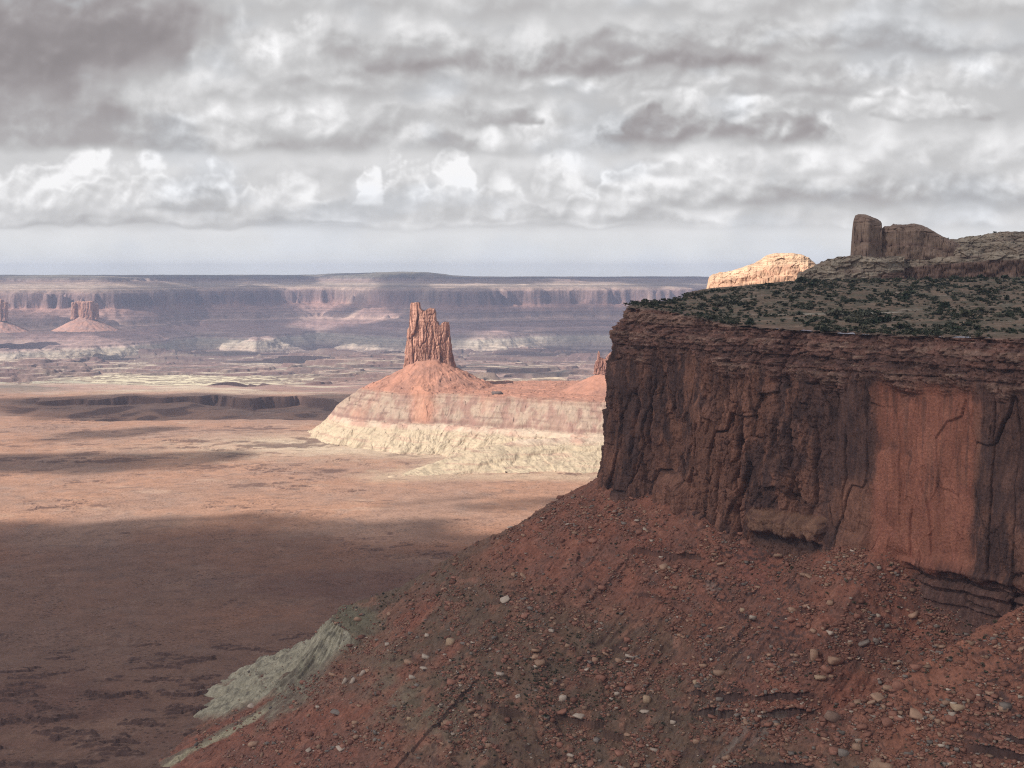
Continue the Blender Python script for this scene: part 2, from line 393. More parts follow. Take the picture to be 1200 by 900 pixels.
# steep ledge faces darkened in the colour, standing in for their shade
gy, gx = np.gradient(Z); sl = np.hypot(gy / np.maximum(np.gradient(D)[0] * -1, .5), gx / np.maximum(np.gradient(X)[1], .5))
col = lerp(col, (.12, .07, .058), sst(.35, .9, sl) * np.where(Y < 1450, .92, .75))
m_ground = rock_mat('desert_ground', 0.25, .46, .7, 1.4, .03, scrub=0.16)
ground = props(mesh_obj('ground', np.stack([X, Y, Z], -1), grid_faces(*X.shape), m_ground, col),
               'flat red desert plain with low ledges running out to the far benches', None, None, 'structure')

# ------------------------------------------------------------------ the far canyon wall
print('far wall', round(__import__('time').perf_counter() - T0), flush=True)
ds = np.concatenate([np.geomspace(7600, 14800, 760), np.geomspace(14850, 15500, 6)])
acc = np.concatenate([np.linspace(-1.2, -.46, 30)[:-1], np.linspace(-.46, .26, 1000), np.linspace(.26, 1.2, 40)[1:]])
A, D = np.meshgrid(acc, ds); X, Y = A * D, D
a = X / Y * F + 600                        # bearing, for laying out promontories
shift = np.interp(a, [-900, 0, 110, 185, 230, 300, 370, 450, 560, 640, 720, 850, 1200, 2600],
                     [-700, -1500, -1300, -600, 500, 300, 900, 300, -100, 400, 900, 1300, 1200, 0])
fw = Y - (11400 + shift) + 800 * fbm(X / 2600, Y / 2600, 3, 80) + 720 * fbm(X / 1000, Y / 1000, 5, 82, .55) + 90 * fbm(X / 150, Y / 150, 4, 84) + 260 * fbm(X / 420, Y / 420, 4, 85)
bad = fbm(X / 170, Y / 380, 4, 86, ridged=True)
kf = [-1900, -1500, -1120, -1080, -420, -60, -30, 380, 420, 520, 900, 1500, 1560, 1900, 2300, 40000]
kz = [-760, -655, -560, -545, -470, -425, -400, -300, -180, -150, -120, -78, -48, -36, -24, -24]
Zf = np.interp(fw, kf, kz)
Zf += bad * 26 * sst(-1700, -1300, fw) * sst(-900, -1150, fw) + fbm(X / 200, Y / 200, 5, 88) * 14 * sst(-1000, -500, fw) * sst(400, 200, fw)
Zf += fbm(X / 400, Y / 400, 4, 89) * 10 * sst(400, 600, fw)
Zf += np.interp(a, [0, 370, 385, 470, 500, 530, 900], [0, 0, 14, 38, 34, 0, 0]) * sst(1450, 1800, fw) * sst(7600, 5200, fw) - 0.0 * a
Zf += np.interp(a, [0, 520, 560, 1200], [0, 0, -20, -20]) * sst(1450, 1600, fw)
fwn = fw + 90 * fbm(X / 300, Y / 300, 4, 90)
cf = np.stack([np.interp(Zf + 6 * fbm(X / 500, Y / 500, 3, 91), [-680, -600, -565, -540, -470, -420, -398, -300, -290, -185, -150, -120, -78, -60, -30],
        v) for v in ([.34, .41, .43, .31, .34, .42, .28, .34, .24, .24, .34, .38, .31, .19, .17],
                     [.23, .33, .36, .21, .21, .28, .18, .19, .15, .15, .24, .29, .21, .15, .15],
                     [.20, .25, .28, .18, .18, .22, .15, .15, .13, .13, .18, .22, .17, .13, .11])], -1)
cf = lerp(cf, (.50, .37, .28), sst(.15, .4, fbm(X / 600, Y / 300, 5, 92)) * .35)
cf = cf * np.where(np.abs(Zf + 240) < 62, .82, 1.0)[..., None]; cf *= (1 + .45 * perlin(Zf / 13 + 40, X / 6000, 94) + .3 * perlin(Zf / 5 + 40, X / 3000, 95))[..., None]; cf *= (1 + .35 * fbm(X / 90, Y / 90, 4, 93))[..., None]
keep = (fw > -1850)[:-1, :-1]
f = grid_faces(*X.shape, keep=keep); cof, ff, ccf = compact(np.stack([X, Y, Zf], -1), f, cf)
m_far = rock_mat('distant_strata', 0.03, .45, .9, 10, .006, .2)
props(mesh_obj('canyon_wall', cof, ff, m_far, ccf), 'long far canyon wall of blue-hazed cliffs and pale benches along the horizon', None, None, 'structure')

# ------------------------------------------------------------------ columnar towers
def tower(name, cols, zbase, parent, mat, seed, cdark, clight, res=(40, 70)):
    """cols: list of (x, y, rx, ry, ztop). One mesh of fused, fluted rock columns."""
    nth, nz = res; co, fa, cl, off = [], [], [], 0
    for i, (x, y, rx, ry, zt) in enumerate(cols):
        th = np.linspace(0, 2 * np.pi, nth, endpoint=False); t = np.linspace(0, 1, nz)
        T, TH = np.meshgrid(t, th, indexing='ij')
        zz = zbase + T * (zt - zbase)
        c, s = np.cos(TH), np.sin(TH); p = 3.6
        r = (np.abs(c) ** p + np.abs(s) ** p) ** (-1 / p)
        cxx, cyy = c * 3 + i * 5.3, s * 3 + i * 2.1
        gr = fbm(cxx, cyy + zz / (rx * 9), 3, seed); gr2 = fbm(cxx * 2.3, cyy * 2.3 + zz / (rx * 6), 3, seed + 3)
        fl = fbm(cxx * .6, cyy * .6 + zz / (rx * 7), 3, seed + 5) * .22 - .17 * np.exp(-(gr / .07) ** 2) - .08 * np.exp(-(gr2 / .08) ** 2) + .05 * fbm(cxx * 3, zz / rx * 1.5 + cyy, 4, seed + 4)
        lay = fbm(zz / (rx * .45), cyy * .4 + i, 4, seed + 9) * .07
        taper = 1.06 - .12 * T - .30 * sst(.975, 1, T) ** 2
        taper += .22 * (1 - sst(0, .2, T))
        rr = r * (1 + fl + lay) * taper
        xx = x + rx * rr * c; yy = y + ry * rr * s
        zz = zz + fbm(xx / rx * 1.5, yy / rx * 1.5, 3, seed) * rx * .25 * T
        base = off; V_ = np.stack([xx, yy, zz], -1).reshape(-1, 3)
        cap = np.array([[x, y, zz[-1].mean() + rx * .05]])
        co.append(V_); co.append(cap)
        fc_ = grid_faces(nz, nth, wrap=True) + base; fa.append(fc_)
        top = base + (nz - 1) * nth + np.arange(nth); capi = base + nz * nth
        fa.append(np.stack([top, np.roll(top, -1), np.full(nth, capi), np.full(nth, capi)], -1)[:, [0, 1, 2, 2]])
        w = sst(-.15, .3, fbm(cxx * .8, cyy * .8 + zz / (rx * 5), 4, seed + 20)); cc = lerp(clight, cdark, w)
        cc = lerp(cc, clight, sst(.9, 1, T) * .5) * (1 + .3 * lay[..., None] * 4)
        cl.append(cc.reshape(-1, 3)); cl.append(cc.reshape(-1, 3)[-1:])
        off += nz * nth + 1
    co = np.concatenate(co); cl = np.concatenate(cl); fa = np.concatenate(fa)
    # tris in the cap : build with a from-pydata style mesh
    q = fa[fa[:, 2] != fa[:, 3]]; tr = fa[fa[:, 2] == fa[:, 3]][:, :3]
    tri = np.concatenate([q[:, [0, 1, 2]], q[:, [0, 2, 3]], tr])
    o = mesh_obj(name, co, tri, mat, cl); return child(o, parent)
m_tower = rock_mat('tower_sandstone', 0.12, .30, .8, 2.0, .02, .06)

# far buttes on the left promontory
def px(x, y, D): return np.array([(x - 600) / F * D, D, (320 - y) / F * D])
def cone(name, cx, cy, rt, zt, r1, z1, mat, parent, c1, c2, seed, asp=1.0, nth=160, nr=90, zfun=None):
    th = np.linspace(0, 2 * np.pi, nth, endpoint=False); r = np.linspace(0, 1, nr); Rr, TH = np.meshgrid(r, th, indexing='ij')
    rad = rt * .5 + Rr * (r1 - rt * .5)
    zz = zt + (z1 - zt) * np.clip((rad - rt * .5) / (r1 - rt * .5), 0, 1) ** .9
    cxs, s = np.cos(TH), np.sin(TH)
    zz = zz + fbm(TH * 3.5, rad / (r1 * .8), 4, seed, ridged=True) * (r1 * .035) * sst(.1, .5, Rr) + fbm(cxs * rad / (r1 * .12), s * rad / (r1 * .12), 4, seed + 2) * r1 * .02
    co = np.stack([cx + rad * cxs * asp, cy + rad * s, zz], -1)
    cc = lerp(c1, c2, sst(-.2, .3, fbm(cxs * rad / (r1 * .2), s * rad / (r1 * .2), 4, seed + 5)))
    return child(mesh_obj(name, co, grid_faces(nr, nth, wrap=True), mat, cc), parent)
for (xa, xb, yt, yb, D_, lab, sd_) in ((85, 115, 352, 372, 8700, 'small blocky pinkish butte with fluted sides before the far left canyon wall', 3),
                                       (-22, 9, 350, 374, 8900, 'dark butte cut by the left edge of the picture', 5)):
    c0 = px((xa + xb) / 2, yb, D_); w = (xb - xa) / F * D_
    root = empty('butte', tuple(c0), lab, 'butte')
    zt = (320 - yt) / F * D_
    cols = []
    for k in range(7):
        u = (k - 3) / 3
        cols.append((c0[0] + u * w * .41, D_ + random.uniform(-25, 25), w * .10, w * .16, zt - abs(u) ** 3 * 10 - random.uniform(0, 16)))
    tower('tower', cols, c0[2] - 12, root, m_far, sd_, (.25, .12, .09), (.44, .24, .17), (24, 30))
    cone('talus_slope', c0[0], D_, w * .5, c0[2] + 4, w * 1.25, c0[2] - 95, m_far, root, (.44, .24, .18), (.36, .22, .18), sd_)

# ------------------------------------------------------------------ the central butte
print('central butte', round(__import__('time').perf_counter() - T0), flush=True)
CB = (-205.0, 3100.0)
BP = [(-372, 3090), (-330, 2985), (-255, 2930), (-120, 2900), (-30, 2850), (60, 2800), (170, 2740), (420, 2680), (520, 3300), (-205, 3290), (-330, 3220)]
def butte_z(X, Y):
    wx = 16 * fbm(X / 80, Y / 80, 3, 101); wy_ = 16 * fbm(X / 80 + 5, Y / 80, 3, 103)
    d, s, _, _ = polyd(X + wx, Y + wy_, BP + [BP[0]])
    ins = inpoly(X + wx, Y + wy_, BP)
    q = np.where(ins, -d, d)
    L = np.interp(X, [-420, -200, -60, 600], [150, 170, 195, 215]) + 45 * fbm(s / 70, s * 0, 4, 104)       # how far the skirt runs out
    sw = s + 16 * fbm(X / 45, Y / 45, 3, 110); rd = fbm(sw / 26, q / 200, 4, 105, .6, ridged=True)
    rd2 = fbm(s / 46, q / 300, 3, 107, ridged=True)
    qn = q + 2.5 * fbm(s / 14, q / 30, 4, 108); zb = np.interp(qn, [-60, 0, 3, 9, 19, 21, 33, 35, 50, 53, 75], [-283, -287, -296, -300, -307, -312, -321, -326, -338, -347, -350])
    low = np.clip((q - 75) / (L - 75), 0, 1)
    bench = .08 + 0 * L
    zl = np.where(low < bench, -350 - 8 * low / np.maximum(bench, .01), -358 - 50 * ((low - bench) / (1 - bench)) ** .8)
    z = np.where(q < 75, zb, zl)
    gul = sst(70, 110, q) * (1 - sst(.93, 1, low))
    z += fbm(X / 34, Y / 34, 4, 112) * 5 * sst(.55, .9, low) + rd * 5.5 * gul + rd2 * 6 * gul + fbm(X / 25, Y / 25, 4, 109) * 2.2 + blocks(X / 11, Y / 14, 13, .5)[0] * 2.0
    z += rd * 3.2 * sst(3, 20, q) * (1 - sst(48, 60, q))
    z = np.where(q >= L, -425, z)
    q4, s4, z4, g4 = polyd(X + wx, Y + wy_, [(-250, 2425), (-150, 2500), (-75, 2560), (40, 2620), (210, 2640), (420, 2640)], [-402, -384, -363, -350, -347, -345])
    rd4 = fbm((s4 + 22 * fbm(X / 50, Y / 50, 4, 110)) / 30, q4 / 200, 5, 106, .62, ridged=True); q4n = q4 + 10 * rd4
    lobe = z4 - np.interp(q4n, [0, 12, 60, 66, 200, 330], [0, 3, 20, 27, 60, 130]) + rd4 * 6 * sst(4, 30, q4) + 5 * fbm(X / 34, Y / 34, 4, 112)
    rd = np.where(lobe > z, rd4, rd); z = np.maximum(z, lobe)
    r = np.hypot(X - CB[0], (Y - CB[1]) * 1.1) + 10 * fbm(X / 70, Y / 70, 4, 111)
    zc = np.interp(r, [0, 40, 56, 75, 110, 168, 230, 330, 600], [-216, -219, -229, -243, -263, -287, -330, -450, -900]) + fbm(X / 30, Y / 30, 5, 113) * 4.5 + blocks(X / 16, Y / 16, 12, .6)[0] * 3.2 + fbm(np.arctan2(Y - CB[1], X - CB[0]) * 5, r / 160, 4, 115, ridged=True) * 3.0 * sst(45, 100, r)
    # scree tongue running down the front of the pedestal
    tg = np.exp(-((X + 212 - (2930 - Y) * .12) / 24) ** 2) * sst(2835, 2890, Y) * sst(3010, 2960, Y)
    z = np.maximum(z, zc); z = z + 7 * tg
    # the neighbouring promontory behind the near mesa
    r2, _, zz2, _ = polyd(X, Y, [(216, 2960), (330, 2960), (500, 2960)], [-237, -214, -180])
    z2 = zz2 - .50 * np.maximum(r2 - 6, 0) + fbm(X / 28, Y / 28, 5, 117) * 3.5
    z = np.maximum(z, z2)
    return z, q, low, bench, rd, tg, np.maximum(zc, z2) > zb - 1
acc = np.linspace(-.215, .17, 980)
ds = np.concatenate([np.linspace(2330, 3120, 620), np.linspace(3124, 3420, 60)])
A, D = np.meshgrid(acc, ds); X, Y = A * D, D
Z, q, low, bench, rd, tg, oncone = butte_z(X, Y)
nz_ = fbm(X / 50, Y / 50, 5, 121); nf_ = fbm(X / 14, Y / 14, 4, 122)
zj = Z + 3 * nz_
ct = lerp((.43, .21, .145), (.35, .18, .13), sst(-.2, .3, nz_)); ct = lerp(ct, (.24, .12, .09), sst(.2, .42, nf_ + .4 * nz_) * .6)
s_str = fbm(X / 22, Z / 30, 5, 125) * .8 + .4 * rd
gs = lerp((.30, .185, .145), (.385, .285, .215), sst(-.1, .3, s_str)); gs = lerp(gs, (.30, .175, .14), sst(.0, .3, nz_) * .6); gs = lerp(gs, (.20, .13, .11), sst(.22, .40, fbm(X / 26, Z / 1.8, 4, 126)) * .6)
gs = lerp(gs, (.45, .23, .155), sst(.0, .35, fbm(X / 90, Y / 300, 4, 127)) * .65)
ye = lerp((.49, .39, .27), (.37, .27, .195), sst(-.3, .5, -rd)); ye = lerp(ye, (.42, .28, .205), sst(.05, .35, fbm(X / 90, Z / 5, 5, 128)) * .75); ye = lerp(ye, (.30, .21, .16), sst(.22, .4, fbm(X / 30, Z / 1.6, 4, 129)) * .7); ye = lerp(ye, (.26, .20, .15), sst(.25, .42, fbm(X / 9, Z / 4, 4, 130)) * .6)
col = lerp(ct, gs, sst(-283, -290, zj)); col = lerp(col, (.24, .14, .115), np.exp(-((zj + 343) / 3.2) ** 2) * .75)
col = lerp(col, (.22, .13, .105), np.exp(-((zj + 292) / 2.0) ** 2) * .7)
for zl_, sd_ in ((-305, 131), (-318, 132), (-329, 133)): col = lerp(col, (.20, .125, .10), np.exp(-((Z + 2 * nz_ - zl_) / 1.5) ** 2) * sst(-.1, .2, fbm(X / 60, Y / 200, 4, sd_)) * .7)
col = lerp(col, lerp((.52, .40, .30), (.46, .29, .22), sst(-.1, .3, nz_)), sst(-346, -349, zj))
col = lerp(col, ye, sst(-354, -362, zj)); col = lerp(col, (.44, .30, .22), sst(-398, -404, zj) * .8)
col = lerp(col, (.46, .225, .15), np.clip(tg * 1.1, 0, .7)); col *= (1 + .2 * nf_)[..., None]
G = ground_z(X, Y)
keep = (np.maximum(Z, 0 * Z - 999) > G - 2.0)[:-1, :-1]
f = grid_faces(*X.shape, keep=keep); cof, ff, ccf = compact(np.stack([X, Y, Z], -1), f, col)
m_butte = rock_mat('butte_slope_rock', 0.10, .28, .7, 1.6, .02)
butte = empty('butte', (CB[0], CB[1], -400), 'tall fluted red sandstone tower on a cone of scree rising from the sunlit plain', 'butte')
tal = child(mesh_obj('talus_slope', cof, ff, m_butte, ccf), butte)
def rock_body(name, D_, top, ybase, dep, parent, mat, seed, cdark, clight, bw=10.0, shrink=.03, amp=.8, du=.55, rows=150):
    """solid fractured rock mass: top = skyline [(px x, px y)], a wall all round and a rough roof"""
    m_ = D_ / F; xa, xb = top[0][0], top[-1][0]; hw = (xb - xa) / 2 * m_; cx = ((xa + xb) / 2 - 600) * m_
    u = np.arange(-hw, hw, du); front = np.stack([u, -dep * (1 - np.abs(u / hw) ** 3.5) ** .5], -1)
    back = np.stack([u[::-1], dep * (1 - np.abs(u[::-1] / hw) ** 3.5) ** .5], -1)
    lp = np.concatenate([front, back]); seg = np.hypot(*np.diff(np.vstack([lp, lp[:1]]), axis=0).T); P_ = seg.sum()
    sarc = np.linspace(0, P_, int(P_ / du), endpoint=False); cum = np.concatenate([[0], np.cumsum(seg)]); lpc = np.vstack([lp, lp[:1]])
    lx_, ly_ = np.interp(sarc, cum, lpc[:, 0]), np.interp(sarc, cum, lpc[:, 1])
    zb = (320 - ybase) * m_ - 8; t = np.linspace(0, 1, rows); Tg_, Lx = np.meshgrid(t, lx_, indexing='ij'); _, Ly = np.meshgrid(t, ly_, indexing='ij'); _, Sa = np.meshgrid(t, sarc, indexing='ij')
    xpix = (cx + Lx * (1 - 0 * Tg_)) / m_ + 600
    ztop = (320 - np.interp(xpix, [p[0] for p in top], [p[1] for p in top])) * m_
    Zz = zb + Tg_ * (ztop - zb)
    jw_ = Sa + 2.0 * fbm(Sa / 14, Zz / 40, 3, seed)
    o1_, j1_ = blocks(jw_ / (bw * 1.5), Zz / (bw * 8), seed, .8); o2_, j2_ = blocks(jw_ / (bw * .55), Zz / (bw * 3.2), seed + 1, .7); o3_, _ = blocks(jw_ / (bw * .3), Zz / (bw * .6), seed + 2, .7)
    off_ = amp * (1 - .6 * sst(.6, .95, Tg_)) * (o1_ * 6.0 + o2_ * 3.0 + o3_ * 1.3 - 3.6 * np.exp(-(j1_ / .06) ** 2) - 1.5 * np.exp(-(j2_ / .08) ** 2))
    off_ += amp * 3.5 * sst(.22, 0, Tg_) + amp * 1.6 * (h01(np.floor(Zz / 4.5 + fbm(Sa / 20, Zz * 0, 2, seed)), 3) - .5) * sst(.6, .85, Tg_)
    nx_, ny_ = -np.gradient(ly_), np.gradient(lx_); l_ = np.hypot(nx_, ny_) + 1e-6; nx_, ny_ = -nx_ / l_, -ny_ / l_
    Xx = cx + Lx * (1 - shrink * Tg_) + nx_ * off_; Yy = D_ + Ly * (1 - shrink * Tg_) + ny_ * off_
    cc = lerp(clight, cdark, sst(-.15, .3, fbm(Sa / 9, Zz / 40, 5, seed + 5))) * (1 + .35 * o2_ + .25 * o3_)[..., None]
    cc = lerp(cc, np.array(cdark) * .6, np.exp(-(j1_ / .05) ** 2) * .6)
    rx_, ry_, rz_, rc_ = [Xx], [Yy], [Zz], [cc]
    for k_ in (.35, .7, 1.0):
        rx_.append(Xx[-1:]); ry_.append(D_ + (Yy[-1:] - D_) * (1 - k_)); rz_.append(Zz[-1:] + 1.2 * fbm(sarc / 4, sarc * 0 + k_ * 3, 4, seed + 7)[None] * 2); rc_.append(cc[-1:])
    Xx, Yy, Zz, cc = (np.concatenate(a_) for a_ in (rx_, ry_, rz_, rc_))
    return child(mesh_obj(name, np.stack([Xx, Yy, Zz], -1), grid_faces(*Xx.shape, wrap=True), mat, cc), parent)
TOP = [(475.0, 404), (477.2, 386), (479.6, 382.5), (480.3, 372), (480.9, 355.5), (482.5, 354.2), (484.5, 355.4), (487, 354.4), (491.2, 354.6), (491.9, 361), (494, 363.4), (498, 364.6), (501, 362.2), (504, 361.2), (509.3, 361.8), (510.6, 366), (511.2, 376),
       (514, 378), (514.8, 381.5), (517.2, 381), (518.4, 378.4), (522, 377), (526.6, 377.8), (527.6, 384), (528.4, 401), (530, 404.5), (530.8, 414), (532.2, 417), (534, 428)]
rock_body('tower', 3100, TOP, 427, 27, butte, m_tower, 7, (.27, .135, .10), (.47, .255, .185))
# small spire on the shoulder at right
root = empty('rock_spire', (216, 2960, -240), 'thin little spire with a blocky shoulder on the ridge just left of the near cliff', 'spire')
rock_body('spire_rock', 2960, [(695.8, 432), (697, 424), (699.4, 422), (700.2, 414), (701, 411.5), (702, 412.5), (702.6, 418.5), (705, 419.5), (709, 421), (712, 417), (716, 413), (722, 409), (730, 406)], 434, 14, root, m_tower, 17, (.24, .125, .10), (.38, .20, .15), bw=4, amp=.5, du=.4, rows=60)
# dark block at the end of the bench
def boulder_mesh(seed, sub=3, flat=.7, **kw):
    """angular block: convex hull of a few jittered points of a slab"""
    import bmesh
    r = np.random.default_rng(seed); n = {1: 9, 2: 13, 3: 24}[sub]; bm_ = bmesh.new()
    for i in range(n):
        if i < 8: p = np.array([(-1) ** i, (-1) ** (i // 2), (-1) ** (i // 4)], float) * r.uniform(.55, .95, 3)
        else: p = r.normal(size=3); p /= np.linalg.norm(p); p *= r.uniform(.85, 1.15)
        p[2] *= flat; bm_.verts.new(p)
    res = bmesh.ops.convex_hull(bm_, input=bm_.verts[:])
    bmesh.ops.delete(bm_, geom=list({g for g in res['geom_interior'] if isinstance(g, bmesh.types.BMVert)}), context='VERTS')
    bmesh.ops.triangulate(bm_, faces=bm_.faces[:]); bm_.verts.index_update()
    v = np.array([list(x.co) for x in bm_.verts]); f = np.array([[x.index for x in q.verts] for q in bm_.faces]); bm_.free()
    return v, f
def single_boulder(name, loc, size, seed, colr, label, cat='boulder', group=None, rot=0, tilt=0, flat=.7):
    v, f = boulder_mesh(seed, 3, flat)
    s = np.array(size); v = v.reshape(-1, 3) * s
    c, s_ = math.cos(tilt), math.sin(tilt); v = np.stack([v[:, 0] * c - v[:, 2] * s_, v[:, 1], v[:, 0] * s_ + v[:, 2] * c], -1)
    c, s_ = math.cos(rot), math.sin(rot); v = np.stack([v[:, 0] * c - v[:, 1] * s_, v[:, 0] * s_ + v[:, 1] * c, v[:, 2]], -1)
    o = mesh_obj(name, v, f, m_boulder, np.tile(colr, (len(v), 1)), loc=loc)
    return props(o, label, cat, group)
m_boulder = rock_mat('boulder_rock', 0.9, .35, .6, .25, .25)
single_boulder('rock_block', (px(582, 0, 2905)[0], 2905, -282), (16, 10, 8), 91, (.13, .10, .09), 'dark flat-topped block alone at the foot of the tower cone, on the bench', 'boulder', flat=.5)

# ------------------------------------------------------------------ the near mesa
print('near mesa', round(__import__('time').perf_counter() - T0), flush=True)
OUT = [(560, 380), (470, 520), (395, 615), (352, 672), (310, 750), (262, 812), (215, 874), (160, 945), (115, 1006), (91, 1034), (81, 1047), (81, 1062), (86, 1092), (92, 1125), (98, 1165), (160, 1300), (222, 1600), (300, 1930), (400, 2350)]
def resample(pts, step):
    p = np.array(pts, float); seg = np.hypot(*np.diff(p, axis=0).T); L = np.concatenate([[0], np.cumsum(seg)])
    s = np.arange(0, L[-1], .5); x = np.interp(s, L, p[:, 0]); y = np.interp(s, L, p[:, 1])
    k = 25; ker = np.hanning(k); ker /= ker.sum()
    x2 = np.convolve(np.pad(x, k // 2, 'edge'), ker, 'valid'); y2 = np.convolve(np.pad(y, k // 2, 'edge'), ker, 'valid')
    return s, x2, y2
SS, OX, OY = resample(OUT, .5)
def s_of_px(x):                                  # arclength where the cliff crosses a bearing
    k = (x - 600) / F; v = OX - k * OY; i = np.where(OY < 1050, np.abs(v), 1e9).argmin(); return SS[i]
SP = SS[np.argmin(OX + 0 * OY + np.where(OY > 1100, 999, 0))]   # prow
sx_ = {x: s_of_px(x) for x in range(720, 1300, 5)}
def spx(x): return np.interp(x, sorted(sx_), [sx_[k] for k in sorted(sx_)])
def s2x(s):
    ks = sorted(sx_, key=lambda k: sx_[k]); return np.interp(s, [sx_[k] for k in ks], ks)
RIMZ = lambda s: np.interp(s2x(s), [720, 735, 765, 800, 850, 950, 1100, 1200], [-31, -30, -32, -37, -42, -44, -42.5, -41])
BASZ = lambda s: np.interp(s2x(s), [705, 760, 860, 1000, 1200], [-181, -183, -194, -193, -190])
step = np.where((SS > spx(1215)) & (SS < SP + 25), 1, 0)
cs = [SS[0]]
while cs[-1] < SS[-1] - 3:
    s_ = cs[-1]; cs.append(s_ + (.36 if spx(1215) < s_ < SP + 22 else (1.2 if s_ < SP + 120 else 5)))
cs = np.array(cs)
CX, CY = np.interp(cs, SS, OX), np.interp(cs, SS, OY)
def unit(x, y): l = np.hypot(x, y); return x / l, y / l
tx, ty = unit(np.gradient(CX), np.gradient(CY)); k = 61; ker = np.hanning(k); ker /= ker.sum()
tx = np.convolve(np.pad(tx, k // 2, 'edge'), ker, 'valid'); ty = np.convolve(np.pad(ty, k // 2, 'edge'), ker, 'valid'); tx, ty = unit(tx, ty)
NX, NY = -ty, tx                                # outward = left of travel (travel goes away from the camera)
if np.mean(NX[cs < SP]) > 0: NX, NY = -NX, -NY
NR = 430
tz = np.linspace(0, 1, NR)                      # 0 bottom skirt, 1 rim
Sg, Tg = np.meshgrid(cs, tz)
zr, zb_ = RIMZ(Sg), BASZ(Sg)
bot = zb_ - 62
Zc = bot + (zr - bot) * Tg
hx = s2x(Sg)                                    # bearing, for laying out named features of the wall
Hh = (Zc - zb_) / (zr - zb_)                    # 0 foot of wall, 1 rim
def prof_off(Sg, Zc, Hh, hx):
    off = -np.clip(Hh, -.2, 1) * 9.0            # batter
    off += fbm(Sg / 52, Zc / 240, 3, 131) * 11 * sst(1.1, .4, Hh)
    # fractured slabs bounded by joints, three sizes
    jw = Sg + 3.5 * fbm(Sg / 30, Zc / 40, 3, 133); zw = Zc + 5 * fbm(Sg / 25, Zc / 30, 3, 134)
    o1, j1 = blocks(jw / 27, zw / 80, 1, .9); o2, j2 = blocks(jw / 8, zw / 24, 2, .9); o3, j3 = blocks(jw / 3.2, zw / 7, 3, .9); o4, j4 = blocks(jw / 1.5, zw / 2.2, 4, .8)
    rw = np.interp(hx, [715, 760, 840, 870, 925, 950, 1015, 1030, 1140, 1200, 1300], [.75, .6, .8, 1, .8, .22, .12, .1, .15, .30, .6]); rough = sst(-.25, .25, fbm(Sg / 38, Zc / 38, 4, 136) + (rw - .5) * .5) * (.15 + .85 * rw)       # some panels are clean, others shattered
    off += o1 * (2.6 + 4.5 * rw) + o2 * 3.4 * (.12 + .9 * rough) + o3 * 1.7 * (.12 + rough) + o4 * .8 * (.2 + rough)
    off -= (2.2 + 3 * rw) * np.exp(-(j1 / .022) ** 2) * sst(-.2, .2, fbm(Sg / 20, Zc / 30, 2, 138)) + 2.2 * np.exp(-(j2 / .05) ** 2) * (.1 + rough) + .6 * np.exp(-(j3 / .07) ** 2) * rough
    off += fbm(Sg / 18, Zc / 14, 4, 144) * 1.6 + fbm(Sg / 4, Zc / 5, 4, 143) * .6
    # smooth slab where the sheet has spalled away
    sm = sst(1010, 1030, hx) * sst(1150, 1130, hx) * sst(.02, .08, Hh) * sst(.82, .74, Hh)
    off = off * (1 - sm * .80) + sm * (-3.0 - Hh * 7 + 1.2 * o1 + .5 * o2)
    arch = np.hypot((hx - 1035) / 55, (Hh - .02) / .48) + .07 * fbm(Sg / 14, Zc / 14, 4, 150)   # the arch scar
    off += 2.2 * sst(1.0, .97, arch) * (hx > 985) * sm
    # deep cracks, recesses
    for xc, wd, dp, h0, h1_ in ((866, 2.4, 15, -.1, .62), (858, 1.5, 8, .38, .66), (905, 5.5, 6, .35, .95), (947, 1.8, 5, .0, .62), (812, 1.5, 7, .1, .5), (742, 2.0, 6, .1, .6), (757, 1.4, 5, .2, .7), (840, 1.5, 5, -.1, .35), (925, 1, 3, 0, .55), (1063, 1.2, 2, .0, .3), (728, 1.4, 4, .2, .55), (1160, 1.3, 3, 0, .8), (985, 1.1, 2.5, .1, .6), (850, 2, 6, .45, .6)):
        xx = hx + 6 * fbm(Zc / 26, Sg * 0 + xc, 3, 145)
        off -= dp * np.exp(-((xx - xc) / wd) ** 2) * sst(h0, h0 + .06, Hh) * sst(h1_, h1_ - .08, Hh)
    # leaning slab with a stepped crest
    sl = sst(806, 812, hx) * sst(866, 860, hx) * sst(.56 - .0, .50, Hh + (866 - hx) * .0 - .06 * np.sin((hx - 800) / 10)) ; off += 4.5 * sl
    # pedestal blocks along the foot
    jg = 7 * fbm(Sg / 6, Zc / 6, 3, 147) + 5 * fbm(Sg / 20, Zc * 0, 3, 148)
    hj_ = Hh + .016 * fbm(Sg / 7, Zc / 7, 4, 146); b = sst(880, 884, hx + jg) * sst(968, 962, hx + jg)
    off = off * (1 - b * .6 * sst(.14, .12, hj_)) + b * (9 * sst(.135, .09, hj_) + 2.5 * fbm(Sg / 5, Zc / 5, 4, 152) - 8 * sst(.045, .01, hj_ + .035 * fbm(Sg / 9, Zc * 0, 3, 149)))
    b = sst(764, 770, hx) * sst(808, 800, hx) * sst(.20, .13, Hh + ((hx - 786) / 24) ** 2 * .12); off += 9 * b
    b = sst(960, 968, hx) * sst(1020, 1008, hx) * sst(.10, .06, Hh); off += 4 * b
    # dark stepped alcove under the wall at right
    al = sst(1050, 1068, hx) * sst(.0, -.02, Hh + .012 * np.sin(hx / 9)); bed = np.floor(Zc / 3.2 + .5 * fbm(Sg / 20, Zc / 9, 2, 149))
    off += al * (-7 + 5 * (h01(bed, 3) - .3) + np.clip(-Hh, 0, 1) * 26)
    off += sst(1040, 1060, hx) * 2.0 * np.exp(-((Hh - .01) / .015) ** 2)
    # thin-bedded caprock, stepping back
    zt_ = Zc - RIMZ(Sg); th = 31 + 24 * fbm(Sg / 32, Zc / 60, 4, 151)
